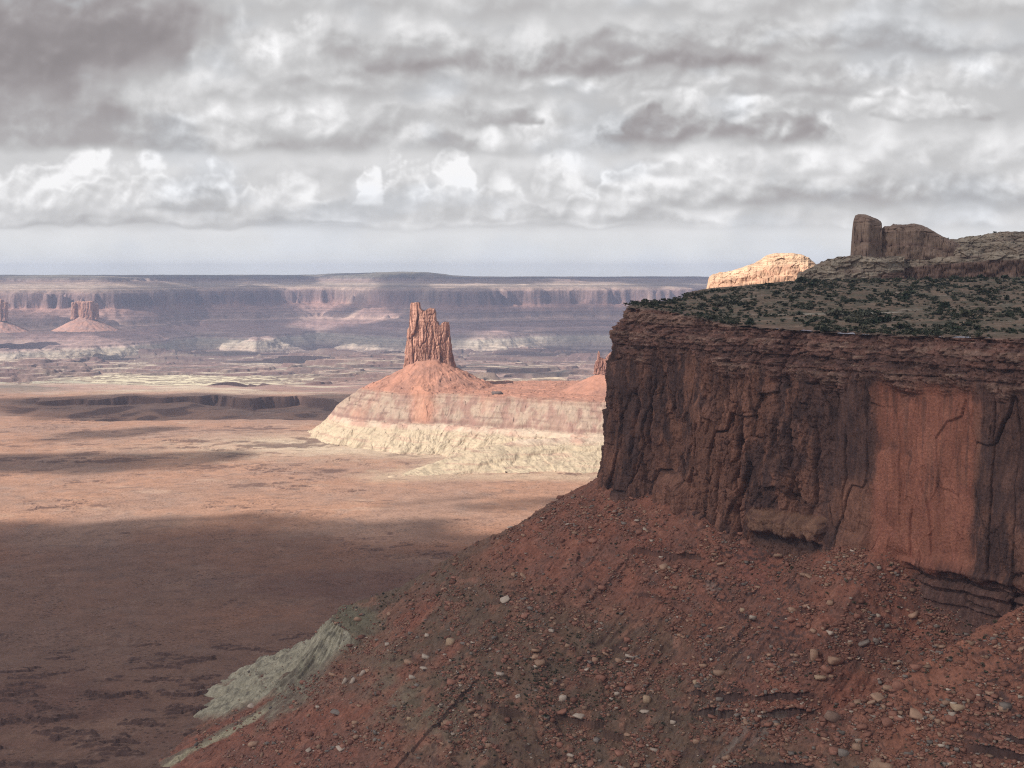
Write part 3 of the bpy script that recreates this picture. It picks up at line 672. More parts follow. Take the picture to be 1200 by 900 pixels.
    m = sst(-th - 9, -th + 6, zt_)
    zz = Zc + 2.2 * fbm(Sg / 45, Zc / 90, 3, 153)
    led = 0
    for bt, am, sd_ in ((6.2, 1.9, 155), (2.6, 1.1, 157), (1.2, .55, 159)):
        b = np.floor(zz / bt + .4 * perlin(Sg / 25, zz / bt * .3, sd_))
        led = led + am * (h01(b, sd_) - .5) * 2 + am * .9 * perlin(Sg / (bt * 2.2), b * 3.7 + .5, sd_ + 1) + am * .5 * perlin(Sg / (bt * .8), b * 7.7 + .5, sd_ + 2)
    ca, cj = blocks(Sg / 8, zz / 4.2, 5, .4); cb, _ = blocks(Sg / 3.4, zz / 1.9, 6, .4); cc_, _ = blocks(Sg / 1.6, zz / 1.0, 7, .4)
    back = -13 * sst(-th, 0, zt_) ** 1.3
    off = off * (1 - m * .35) + m * (led + back + 2.6 * ca + 1.3 * cb + .8 * cc_ - 1.2 * np.exp(-(cj / .08) ** 2) + 2.2 * fbm(Sg / 24, zz / 16, 4, 160))
    off += .6 * fbm(Sg / 1.4, Zc / 1.1, 3, 161)
    return off, m, led, al
off, mcap, led, al = prof_off(Sg, Zc, Hh, hx)
endrow = []
X = CX + NX * off; Y = CY + NY * off; Z = Zc.copy()
# rim lip running in under the mesa-top soil
lx, ly, lz = [], [], []
for w_, dzv in ((1.5, .1), (4, -.1), (9, -.4), (18, -.9), (30, -1.6)):
    jit = (.5 + .5 * fbm(cs / 9, cs * 0 + w_, 3, 163))
    lx.append(X[-1] - NX * w_); ly.append(Y[-1] - NY * w_); lz.append(Z[-1] + dzv + jit * .8)
X = np.vstack([X] + lx); Y = np.vstack([Y] + ly); Z = np.vstack([Z] + lz)
# colour of the wall
hj = Hh + .03 * fbm(Sg / 15, Zc / 15, 4, 171)
v = fbm(Sg / 9, Zc / 42, 6, 173, .6); v2 = fbm(Sg / 3, Zc / 13, 5, 175, .6); v3 = fbm(Sg / 40, Zc / 60, 4, 177)
base = lerp((.235, .115, .082), (.30, .145, .10), sst(-.2, .3, v2))
varn = lerp((.085, .052, .048), (.125, .070, .058), sst(-.2, .3, v2))
vm_ = sst(-.22, .18, v + .5 * v3 + .05)
for x0, x1, h0, h1_, k_ in ((940, 1022, .25, .82, .9), (1136, 1300, .28, .86, .85), (715, 765, .0, .75, .5), (898, 915, .3, 1, .9), (1095, 1300, -.1, .05, .2), (1145, 1300, .0, .3, .45), (880, 960, -.2, .08, .6)):
    wv = 14 * fbm(Sg / 12, Zc / 24, 5, 179) + 18 * fbm(Sg / 40, Zc / 50, 3, 180)
    vm_ = np.maximum(vm_, k_ * sst(x0 - 6, x0 + 6, hx + wv) * sst(x1 + 6, x1 - 6, hx + wv) * sst(h0 - .05, h0 + .05, hj) * sst(h1_ + .05, h1_ - .05, hj))
for x0, x1, h0, h1_, k_ in ((1020, 1136, .02, .80, .97), (985, 1060, .0, .34, .85), (806, 866, .02, .54, .7), (915, 960, .12, .3, .5), (830, 895, .45, .75, .35), (766, 808, -.2, .2, .8), (965, 1030, .1, .25, .6)):
    wv = 14 * fbm(Sg / 12, Zc / 24, 5, 179) + 18 * fbm(Sg / 40, Zc / 50, 3, 180)
    vm_ = vm_ * (1 - k_ * sst(x0 - 5, x0 + 5, hx + wv) * sst(x1 + 5, x1 - 5, hx + wv) * sst(h0 - .03, h0 + .03, hj) * sst(h1_ + .04, h1_ - .04, hj))
arc_ = np.hypot((hx - 1035) / 55, (Hh - .02) / .48) + .07 * fbm(Sg / 14, Zc / 14, 4, 150); vm_ = np.maximum(vm_, sst(-.2, .25, v3 + v) * .6 * np.exp(-((arc_ - 1.03) / .05) ** 2) * (hx > 1012) * (hx < 1100) * (Hh > .2))
red = sst(1008, 1028, hx + 14 * v + 10 * v3) * sst(1150, 1130, hx + 14 * v + 14 * v3) * sst(.85, .75, hj)
base = lerp(base, lerp((.37, .150, .10), (.32, .128, .09), sst(-.2, .3, v2)), red)
col = lerp(base, varn, vm_ * .92)
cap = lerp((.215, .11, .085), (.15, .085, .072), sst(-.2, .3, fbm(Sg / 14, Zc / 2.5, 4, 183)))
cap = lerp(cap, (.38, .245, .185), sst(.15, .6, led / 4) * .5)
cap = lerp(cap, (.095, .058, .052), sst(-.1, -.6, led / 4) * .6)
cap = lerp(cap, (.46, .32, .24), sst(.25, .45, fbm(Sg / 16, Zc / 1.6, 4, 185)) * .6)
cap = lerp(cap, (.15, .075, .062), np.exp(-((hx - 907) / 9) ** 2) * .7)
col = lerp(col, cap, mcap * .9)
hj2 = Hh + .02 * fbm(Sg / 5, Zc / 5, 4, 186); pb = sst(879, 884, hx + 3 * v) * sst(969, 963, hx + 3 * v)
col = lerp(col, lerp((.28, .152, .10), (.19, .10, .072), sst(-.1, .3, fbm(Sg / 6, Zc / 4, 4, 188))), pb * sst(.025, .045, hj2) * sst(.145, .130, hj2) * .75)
col = lerp(col, (.085, .055, .05), pb * sst(.035, .02, hj2) * .8)  # recess under the pedestal blocks darkened in the colour, as shade
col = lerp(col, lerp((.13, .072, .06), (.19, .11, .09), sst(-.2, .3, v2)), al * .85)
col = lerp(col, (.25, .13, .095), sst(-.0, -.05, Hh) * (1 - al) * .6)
bo, bj = blocks((Sg + 3.5 * fbm(Sg / 30, Zc / 40, 3, 133)) / 8, (Zc + 5 * fbm(Sg / 25, Zc / 30, 3, 134)) / 24, 2, 0); b1_, bj1_ = blocks((Sg + 3.5 * fbm(Sg / 30, Zc / 40, 3, 133)) / 27, (Zc + 5 * fbm(Sg / 25, Zc / 30, 3, 134)) / 80, 1, 0); col = lerp(col, (.06, .038, .034), np.exp(-(bj1_ / .02) ** 2) * (1 - mcap) * .55 * (1 - .9 * red)); st_ = fbm(Sg / 3.5, Zc / 55, 5, 190, .6); col = lerp(col, (.15, .078, .062), red * sst(.05, .35, st_ + .5 * (Hh - .5)) * .55); col = lerp(col, (.39, .175, .12), red * sst(.1, .4, fbm(Sg / 10, Zc / 18, 5, 191)) * .4); col *= (1 + .26 * bo * (1 - mcap))[..., None]
cb_, _ = blocks(Sg / 8, Zc / 4.2, 5, 0); cb2, _ = blocks(Sg / 3.4, Zc / 1.9, 6, 0); col *= (1 + (.5 * cb_ + .4 * cb2) * mcap)[..., None]
# rock is darker along the joints; lip rows get one tone
col = np.vstack([col] + [col[-1:] * 0 + np.array((.235, .16, .125))] * 5)
col *= (1 + .22 * fbm(np.vstack([Sg] + [Sg[-1:]] * 5) / 2.2, np.vstack([Zc] + [Zc[-1:] + i for i in range(5)]) / 2.2, 4, 187))[..., None]
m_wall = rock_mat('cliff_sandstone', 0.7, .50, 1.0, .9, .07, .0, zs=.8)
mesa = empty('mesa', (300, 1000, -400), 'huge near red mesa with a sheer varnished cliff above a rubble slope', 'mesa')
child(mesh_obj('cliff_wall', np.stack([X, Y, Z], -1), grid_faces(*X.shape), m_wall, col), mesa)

# ---- mesa top
TOPO = list(zip(OX[::6], OY[::6]))
POLY = TOPO + [(2600, 2350), (2600, 380)]
def top_z(X, Y):
    y0 = Y + .0 * X
    zr = np.interp(X / Y * F + 600, [700, 735, 765, 800, 850, 950, 1100, 1200, 1500], [-30.5, -29.5, -31.5, -36, -41, -43.2, -41.8, -40.3, -39])
    rise = sst(860, 1380, Y) ** .85 * 34 * sst(60, 260, X)
    z = zr + rise * np.interp(X / Y * F + 600, [700, 820, 940, 1200], [.2, .55, 1, 1.02])
    z = z + fbm(X / 60, Y / 60, 5, 191) * 2.0 + fbm(X / 14, Y / 14, 3, 193) * .35
    z = np.where(Y > 1480, z - (Y - 1480) * .05, z)
    n_ = fbm(X / 100, Y / 50, 4, 195) * 12; k_ = np.floor(n_ / 2.4); fr = n_ / 2.4 - k_
    return z + ((k_ + sst(0, .15, fr)) * 2.4 - n_) * .55
print('mesa top', round(__import__('time').perf_counter() - T0), flush=True)
acc = np.linspace(.055, .56, 900); ds = np.concatenate([np.geomspace(600, 1500, 560), np.geomspace(1505, 2400, 60)])
A, D = np.meshgrid(acc, ds); X, Y = A * D, D
dd, _, _, _ = polyd(X, Y, TOPO[::4]); ins = inpoly(X, Y, POLY)
Z = top_z(X, Y)
sd_in = np.where(ins, dd, -dd)
inset = 17 + 3 * fbm(X / 15, Y / 15, 3, 197)
Z = Z - sst(30, 18, sd_in) * 1.0
keep = (sd_in > inset)[:-1, :-1]
nn = fbm(X / 25, Y / 16, 5, 199)
c = lerp((.20, .145, .105), (.29, .20, .145), sst(-.2, .35, nn)); c = lerp(c, (.145, .132, .095), sst(-.1, .25, fbm(X / 18, Y / 18, 4, 201)) * .8)
c = lerp(c, (.42, .35, .28), sst(.27, .42, fbm(X / 40, Y / 14, 4, 203)) * .5 * sst(35, 70, sd_in))
c = lerp(c, (.24, .15, .115), sst(38, 20, sd_in) * .6)
tr_ = np.exp(-((Y - 1010 - 12 * fbm(X / 50, Y * 0, 3, 205) - (X - 300) * -.1) / 3.2) ** 2) * sst(190, 215, X) * sst(330, 310, X); c = lerp(c, (.52, .46, .38), tr_ * .9)
c *= (1 + .25 * fbm(X / 6, Y / 6, 3, 207))[..., None]
f = grid_faces(*X.shape, keep=keep); co_, ff, cc = compact(np.stack([X, Y, Z], -1), f, c)
m_soil = rock_mat('mesa_top_soil', 0.5, .35, .5, .3, .08)
child(mesh_obj('mesa_top', co_, ff, m_soil, cc), mesa)

# ---- talus
CREST = [(72, 1052), (-30, 1085), (-100, 1110), (-154, 1130), (-190, 1152), (-232, 1182)]
CRZ = [-186, -235, -281, -305, -350, -406]
SPUR = [(400, 650), (330, 672), (285, 690), (211, 680), (168, 672), (125, 668), (60, 660)]
SPZ = [-158, -168, -186, -226, -245, -263, -300]
RID2 = [(-110, 1030), (-188, 1050), (-262, 1014), (-330, 980)]
RZ2 = [-352, -369, -400, -420]
def s_max(a, b, k=5.0):
    h = np.clip(.5 + .5 * (a - b) / k, 0, 1); return b + (a - b) * h + k * h * (1 - h)
OUTL = list(zip(OX[::12], OY[::12]))
def talus(X, Y, detail=True):
    d, s, _, sg = polyd(X, Y, OUTL)
    sreal = s
    ins = inpoly(X, Y, POLY); d = np.where(ins, -d, d)
    zb = np.interp(sreal, SS, BASZ(SS))
    hx_ = s2x(sreal)
    dn = d + 7 * fbm(X / 45, Y / 45, 4, 211)
    drop = np.interp(dn, [-60, 0, 90, 180, 300, 420], [-30, 0, 62, 120, 190, 245])
    z = zb - drop
    # fans and chutes coming off the wall
    fan = np.interp(hx_, [700, 740, 790, 830, 870, 920, 990, 1040, 1085, 1140, 1200, 1260], [0, 0, 5, 3, -7, -13, 7, 4, -26, -32, -24, 0])
    z = z + fan * sst(-30, 8, d) * sst(170, 30, d)
    rl = fbm(sreal / 17 + .8 * fbm(X / 60, Y / 60, 2, 213), d / 160, 4, 215, ridged=True)
    z += rl * 4.6 * sst(8, 70, d) + fbm(sreal / 55, d / 300, 3, 217) * 11 * sst(20, 120, d)
    # cut for the ledge alcove
    z1, _, zc1, _ = polyd(X, Y, CREST, CRZ)
    cr = zc1 - (.50 + .30 * sst(-140, -195, X)) * z1 * (1 + .15 * fbm(X / 30, Y / 30, 3, 219)) - 2 * sst(0, 12, z1)
    z = s_max(z, cr, 9)
    z2, _, zc2, _ = polyd(X + 8 * fbm(X / 40, Y / 40, 3, 221), Y, SPUR, SPZ)
    sp_ = zc2 - .60 * z2 + 1.5
    z = s_max(z, sp_, 6)
    z3, s3, zc3, sg3 = polyd(X, Y, RID2, RZ2)
    z = s_max(z, zc3 - .75 * z3, 4)
    # resistant ledges
    def ledge(z, zl, amp, m, w=1.6):
        zj = zl + 2.2 * fbm(X / 35, Y / 35, 3, 223)
        return z + m * np.where(z < zj, -amp * .75 * sst(zj - amp * 3.0, zj - .2, z), amp * .75 * sst(zj + amp * 3.4, zj + .2, z)) 
    xa = X / Y * F + 600
    m1 = sst(795, 830, xa) * sst(965, 925, xa) * sst(-.35, .1, fbm(X / 22, Y / 22, 3, 224) + .15); z = ledge(z, -262 - (930 - xa) * .085, 4.4, m1); z = ledge(z, -269 - (930 - xa) * .085, 3.6, m1)
    m2 = sst(1120, 1160, xa) * sst(700, 660, Y); z = ledge(z, -243, 3.5, m2)
    m3 = np.exp(-(((X + 140) / 60) ** 2 + ((Y - 1115) / 48) ** 2)); z = ledge(z, -317, 4.5, np.clip(m3 * 2.0, 0, 1)); z = ledge(z, -309, 2.2, np.clip(m3 * 1.6, 0, 1))
    m4 = sst(.05, .35, fbm(X / 90, Y / 90, 3, 225)); z = ledge(z, -214, 2.6, m4 * (d > 10)); z = ledge(z, -237, 2.2, m4); z = ledge(z, -300, 3.2, sst(.0, .3, fbm(X / 80, Y / 80, 3, 227)))
    # bedrock steps showing through the debris in patches
    mt = sst(.20, .38, fbm(X / 34, Y / 34, 4, 226)) * (d > 6); zq = z + 5.5 * fbm(X / 36, Y / 36, 5, 222); zq0 = zq; k_ = np.floor(zq / 3.4); fr = zq / 3.4 - k_
    z = z + mt * .85 * ((k_ + sst(.25, .75, fr)) * 3.4 - zq)
    m5 = np.exp(-(((X + 140) / 60) ** 2 + ((Y - 1020) / 35) ** 2)); z = ledge(z, -362, 5, np.clip(m5 * 1.5, 0, 1))
    # badland gullies on the pale nose
    pal = sst(-122, -142, X + 10 * fbm(X / 12, Y / 12, 3, 228)) * sst(-316, -321, z) * sst(98, 80, z1 + 14 * fbm(X / 20, Y / 20, 3, 230)) * sst(1052, 1075, Y)
    th = np.arctan2(Y - 1128, X + 150)
    gl_ = fbm(th * 5.5, z1 * 0 + z / 160, 4, 229, ridged=True)
    z += pal * (gl_ * 9 + 3.5 * fbm(X / 14, Y / 14, 4, 232))
    if detail:
        db, _ = blocks((X + Y * .3) / 5, Y / 5, 11, .6); z += fbm(X / 11, Y / 11, 4, 231) * 1.9 + (fbm(X / 3.6, Y / 3.6, 3, 233) * 1.15 + db * 1.6 * sst(-.1, .3, fbm(X / 30, Y / 30, 3, 234))) * (1 - .7 * pal)
    return z, d, sreal, hx_, pal, (m1, m2, m3, m5), z1, (z3, sg3, s3), rl, z2
print('talus', round(__import__('time').perf_counter() - T0), flush=True)
acc = np.concatenate([np.linspace(-.33, .42, 1250), np.linspace(.424, .8, 60)])
ds = np.concatenate([np.geomspace(470, 590, 60)[:-1], np.linspace(590, 1130, 960), np.linspace(1131, 1300, 110)])
A, D = np.meshgrid(acc, ds); X, Y = A * D, D
Z, d, s_, hx_, pal, ms, z1, r3, rl, z2 = talus(X, Y)
G = ground_z(X, Y); xa = A * F + 600
keep = ((Z > G - 2.5) & (d > -14))[:-1, :-1]
nn = fbm(X / 30, Y / 30, 5, 241); n2 = fbm(X / 9, Y / 9, 4, 243); n3 = fbm(X / 80, Y / 80, 4, 245)
c = lerp((.325, .132, .089), (.255, .122, .090), sst(-.25, .3, nn))
c = lerp(c, (.35, .145, .098), sst(.0, .35, n3) * .6); zs_ = Z + 3 * n3; c = lerp(c, (.17, .085, .066), sst(.18, .42, fbm(zs_ / 4.5, X / 40, 5, 246)) * sst(.0, .25, n3 + .4 * nn) * .5)
gr = sst(-235, -262, Z + 14 * nn) * sst(-345, -310, Z + 10 * n3) * sst(-.15, .2, n3 + .15 + .25 * sst(880, 620, xa) - .35 * sst(560, 480, xa) * sst(1120, 1000, Y))
c = lerp(c, (.15, .118, .082), gr * .70)
c = lerp(c, (.18, .125, .09), sst(1050, 1080, Y + 20 * nn) * sst(-200, -225, Z) * .6)
wp = np.exp(-(((xa - 485) / 70) ** 2 + ((Z + 318) / 18) ** 2)) * sst(-.3, .2, nn + .1); c = lerp(c, (.27, .23, .155), wp * .55)
c = lerp(c, (.13, .10, .085), sst(.1, .35, n2) * .35)
c = lerp(c, (.44, .20, .135), sst(.1, .35, fbm(X / 16, Y / 16, 4, 247)) * .45)
# bare red bedrock windows
bw = np.exp(-(((xa - 880) / 24) ** 4 + ((Z + 213) / 13) ** 4)); c = lerp(c, (.31, .125, .09), sst(.2, .6, bw + n2 * .5) * .85)
bw = np.exp(-(((xa - 760) / 30) ** 4 + ((Z + 208) / 6) ** 4)); c = lerp(c, (.30, .12, .085), bw * .7)
bw = np.exp(-(((xa - 835) / 9) ** 2 + ((Z + 228) / 6) ** 2)); c = lerp(c, (.34, .25, .205), sst(.3, .8, bw + n2 * .6) * .6)
c = lerp(c, (.40, .165, .105), sst(60, 20, z2) * sst(1000, 1060, xa) * .7)
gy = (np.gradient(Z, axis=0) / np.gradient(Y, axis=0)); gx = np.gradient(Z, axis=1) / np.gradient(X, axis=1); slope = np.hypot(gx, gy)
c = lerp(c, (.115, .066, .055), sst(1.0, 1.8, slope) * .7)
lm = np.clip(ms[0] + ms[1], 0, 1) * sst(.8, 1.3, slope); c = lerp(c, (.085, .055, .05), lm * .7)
gd = sst(800, 850, xa) * sst(1000, 940, xa) * sst(-268, -276, Z) * sst(.0, .3, fbm(s_ / 9, d / 90, 4, 249) + .1); c = lerp(c, (.29, .235, .195), gd * .6)
pc = lerp((.45, .40, .295), (.27, .235, .18), sst(-.1, .5, -n2 + .4 * fbm(X / 5, Y / 5, 3, 251)))
c = lerp(c, pc, np.clip(pal * 1.2, 0, 1) * sst(-.35, .0, nn + .25 + .5 * n2))
c = lerp(c, (.21, .185, .125), np.clip(ms[2] * 1.4, 0, 1) * sst(-297, -305, Z) * (1 - pal) * .85)
p3 = sst(16, 9, r3[0]) * sst(55, 75, r3[2]); c = lerp(c, lerp((.45, .395, .27), (.24, .19, .14), sst(-1, 5, -r3[1] * r3[0] * (1 if True else 0) * 1.0)), p3 * .9)
g5 = sst(70, 35, r3[0] + 18 * nn) * sst(-212, -196, X) * sst(-328, -342, Z + 8 * n2); c = lerp(c, lerp((.22, .18, .135), (.31, .28, .20), sst(0, .35, n2)), g5 * .85)
c = lerp(c, (.30, .15, .105), sst(1.5, -2, Z - G) * .8 * (1 - pal))
c *= (1 + .24 * n2 + .42 * fbm(X / 2.4, Y / 2.4, 3, 253))[..., None]
f = grid_faces(*X.shape, keep=keep); co_, ff, cc = compact(np.stack([X, Y, Z], -1), f, c)
m_talus = rock_mat('talus_rubble', 0.8, .50, 1.0, .8, .12)
child(mesh_obj('talus_slope', co_, ff, m_talus, cc), mesa)
TAL = dict(acc=acc, ds=ds, pal=pal, Z=np.where((Z > G) & (d > -5), Z, -999.))
acc_t, ds_t = acc, ds
YY = np.where(TAL['Z'] > -900, 320 - F * TAL['Z'] / ds[:, None], 1e9)
def talus_hits(x, y, acc=acc_t, ds=ds_t):
    """points of the slope seen at photo pixels (arrays); x of a miss is nan"""
    out_ = np.full((len(x), 3), np.nan)
    for a_ in range(0, len(x), 3000):
        xs, ys = x[a_:a_ + 3000], y[a_:a_ + 3000]; i = np.clip(np.searchsorted(acc, (xs - 600) / F), 0, len(acc) - 1)
        h = YY[:, i] <= ys; j = h.argmax(0); ok = h.any(0) & (j > 0); D_ = ds[j]
        out_[a_:a_ + 3000] = np.where(ok[:, None], np.stack([(xs - 600) / F * D_, D_, TAL['Z'][j, i]], -1), np.nan)
    return out_
def talus_hit(x, y):
    p = talus_hits(np.array([float(x)]), np.array([float(y)]))[0]
    return None if np.isnan(p[0]) else tuple(p)

# ------------------------------------------------------------------ slickrock outcrops behind the mesa top
print('outcrops', round(__import__('time').perf_counter() - T0), flush=True)
def ridge(name, D_, sky, yb, depth, shelves, cols, seed, parent, mat, du=.35, rows=150, bedamp=.9, wig=1.0, zfloor=None):
    """a rock body with a given skyline: front rises over `depth` metres in shelves, back falls away.
       sky: [(px x, px y)], shelves: [(t, height fraction)]"""
    xs = np.arange(sky[0][0], sky[-1][0], du); u = (xs - 600) / F * D_
    yt = np.interp(xs, [p[0] for p in sky], [p[1] for p in sky]) + wig * (fbm(xs / 9, xs * 0 + seed, 5, seed) * 1.6)
    yt = yt + wig * 1.1 * (np.floor(3 * fbm(xs / 16, xs * 0 + seed, 3, seed + 40)) / 3 + .3); zt = (320 - yt) / F * D_; zb = np.interp(xs, [sky[0][0], sky[-1][0]], yb if isinstance(yb, tuple) else (yb, yb)); zb = (320 - zb) / F * D_
    t = np.linspace(0, 1, rows); Uu, T = np.meshgrid(u, t); XS = np.tile(xs, (rows, 1))
    hf = np.interp(T, [p[0] for p in shelves], [p[1] for p in shelves])
    Zz = (zb - 3) + (zt - zb + 3) * hf
    zz = Zz + 1.0 * fbm(Uu / 30, Zz / 30, 3, seed + 2)
    led_ = 0
    for bt, am in ((6.0, 2.2), (2.5, 1.1), (1.1, .5)):
        b = np.floor(zz / bt); led_ = led_ + am * perlin(Uu / (bt * 4) + b * 3.3, b * 5.7 + .5, seed + 4)
    wall = fbm(Uu / 26, Zz / 60, 4, seed + 6) * 7 + fbm(Uu / 6, Zz / 30, 4, seed + 8) * 1.6
    # shared outline undulation plus beds
    bk1, bj1 = blocks(Uu / 14, zz / 7, seed, .6); bk2, _ = blocks(Uu / 5, zz / 2.6, seed + 1, .6)
    Yy = D_ + T * depth - led_ * bedamp * 2.0 + wall * (1 - T * .6) - bk1 * 5 * bedamp - bk2 * 2.2 * bedamp + 1.5 * np.exp(-(bj1 / .06) ** 2)
    Zz = Zz + (bk2 * .9 + led_ * .35) * bedamp * sst(.3, .6, hf)
    # round the ends in plan
    e = np.minimum(XS - sky[0][0], sky[-1][0] - XS); Yy = Yy + 14 * (1 - sst(0, 22, e))
    Xx = Uu * (Yy / D_)
    Zz = Zz * (Yy / D_) * .5 + Zz * .5
    # back side
    bk = np.linspace(.04, 1, 14)[:, None]; Zt, Yt, Xt = Zz[-1:], Yy[-1:], Xx[-1:]
    Xx = np.vstack([Xx, Xt + bk * 0]); Yy = np.vstack([Yy, Yt + bk * depth * .8]); Zz = np.vstack([Zz, Zt - (Zt - zb) * bk ** 2 * 1.1])
    cc = cols(Xx, Yy, Zz, np.vstack([XS, np.tile(xs, (14, 1))]), np.vstack([hf, np.ones((14, len(xs)))]), np.vstack([led_, np.zeros((14, len(xs)))]))
    o = mesh_obj(name, np.stack([Xx, Yy, Zz], -1), grid_faces(*Xx.shape), mat, cc)
    return child(o, parent)
m_slick = rock_mat('slickrock', 0.25, .30, .8, .8, .04, .16)
def c_orange(X, Y, Z, XS, H, led_):
    c = lerp((.56, .345, .225), (.47, .265, .175), sst(-.1, .35, fbm(X / 12, Z / 5, 4, 301)))
    c = lerp(c, (.44, .24, .17), sst(.62, .40, H) * .6 * sst(880, 850, XS)); c = lerp(c, (.66, .47, .31), sst(.72, .8, H) * .6)
    c = lerp(c, (.36, .20, .15), sst(.1, .4, fbm(X / 20, Z / 1.6, 4, 303)) * .5)
    return c * (1 + .15 * led_[..., None])
root = empty('rock_dome', tuple(px(890, 350, 2050)), 'sunlit pale orange slickrock dome standing behind the dark mesa top', 'rock dome')
SHD = [(0, 0), (.06, .16), (.12, .2), (.17, .50), (.30, .56), (.36, .72), (.55, .82), (.8, .95), (1, 1)]
ridge('dome_rock', 2050, [(812, 351), (822, 347), (829, 343), (832, 324), (836, 321), (846, 319), (858, 317.5), (872, 312), (884, 308), (892, 303), (899, 298.5), (910, 296.3), (925, 296), (938, 297.5), (947, 301), (954, 307), (958, 312), (975, 318), (1000, 330)], 352, 60, SHD, c_orange, 31, root, m_slick, rows=130, bedamp=.45, wig=.6)
def c_dark(X, Y, Z, XS, H, led_):
    c = lerp((.34, .265, .20), (.44, .36, .275), sst(-.2, .3, fbm(X / 25, Z / 8, 5, 311)))
    c = lerp(c, (.20, .115, .09), sst(.50, .44, H) * sst(.10, .16, H) * sst(1022, 1034, XS + 3 * led_) * .85)
    c = lerp(c, (.18, .11, .09), sst(.05, .3, fbm(X / 30, Z / 3, 4, 313)) * .55)
    c = lerp(c, (.40, .31, .24), sst(.56, .6, H) * sst(.75, .62, H) * .25)
    c = lerp(c, (.12, .10, .08), sst(.25, .4, fbm(X / 9, Y / 9, 4, 315)) * .6 * sst(.55, .8, H))
    return c * (1 + .12 * led_[..., None])
root = empty('rock_outcrop', tuple(px(1100, 330, 1400)), 'long layered grey-brown slickrock outcrop along the back of the mesa top at right', 'rock outcrop')
SHL = [(0, 0), (.05, .10), (.12, .14), (.17, .46), (.21, .50), (.34, .58), (.55, .80), (.8, .93), (1, 1)]
ridge('lower_ledges', 1375, [(898, 346), (903, 337), (912, 335), (935, 334), (937, 318), (945, 316), (958, 309), (968, 304), (985, 300), (1003, 298), (1030, 302), (1045, 300), (1060, 299)], (344, 332), 34, [(0, 0), (.08, .25), (.2, .3), (.28, .55), (.5, .62), (.6, .85), (1, 1)], c_dark, 33, root, m_slick)
ridge('upper_ledges', 1408, [(1015, 303), (1024, 300), (1040, 297), (1056, 293), (1075, 287), (1088, 283), (1104, 280), (1120, 279), (1135, 276), (1148, 275), (1160, 272), (1180, 270), (1200, 270), (1240, 266), (1300, 263), (1380, 270), (1480, 290)], 331, 60, SHL, c_dark, 37, root, m_slick)
def c_knob(X, Y, Z, XS, H, led_):
    c = lerp((.29, .195, .15), (.36, .25, .19), sst(-.2, .3, fbm(X / 10, Z / 6, 5, 321)))
    c = lerp(c, (.18, .11, .09), np.exp(-((H - .40) / .03) ** 2) * .7)
    return c * (1 + .08 * led_[..., None])
root = empty('sandstone_crag', tuple(px(1050, 298, 1430)), 'brown rock knob with an upright blunt prow and a rounded back on the skyline', 'crag')
SHK = [(0, 0), (.02, .12), (.06, .38), (.10, .40), (.14, .80), (.3, .93), (1, 1)]
ridge('prow_block', 1424, [(1000.6, 300), (1001.0, 256), (1002.5, 251.5), (1006, 250), (1014, 250.5), (1022, 253.5), (1028, 256), (1032, 258.5), (1033.5, 261), (1034.4, 300)], 301, 22, SHK, c_knob, 41, root, m_slick, du=.18, rows=110, bedamp=.35, wig=.3)
ridge('rounded_back', 1430, [(1031, 300), (1033.5, 267), (1037, 264), (1043, 264.5), (1047, 262), (1060, 262.5), (1072, 261.5), (1082, 264), (1090, 267.5), (1100, 274), (1110, 279), (1125, 285), (1135, 298)], 301, 30, SHK, c_knob, 43, root, m_slick, du=.2, rows=110, bedamp=.4, wig=.4)

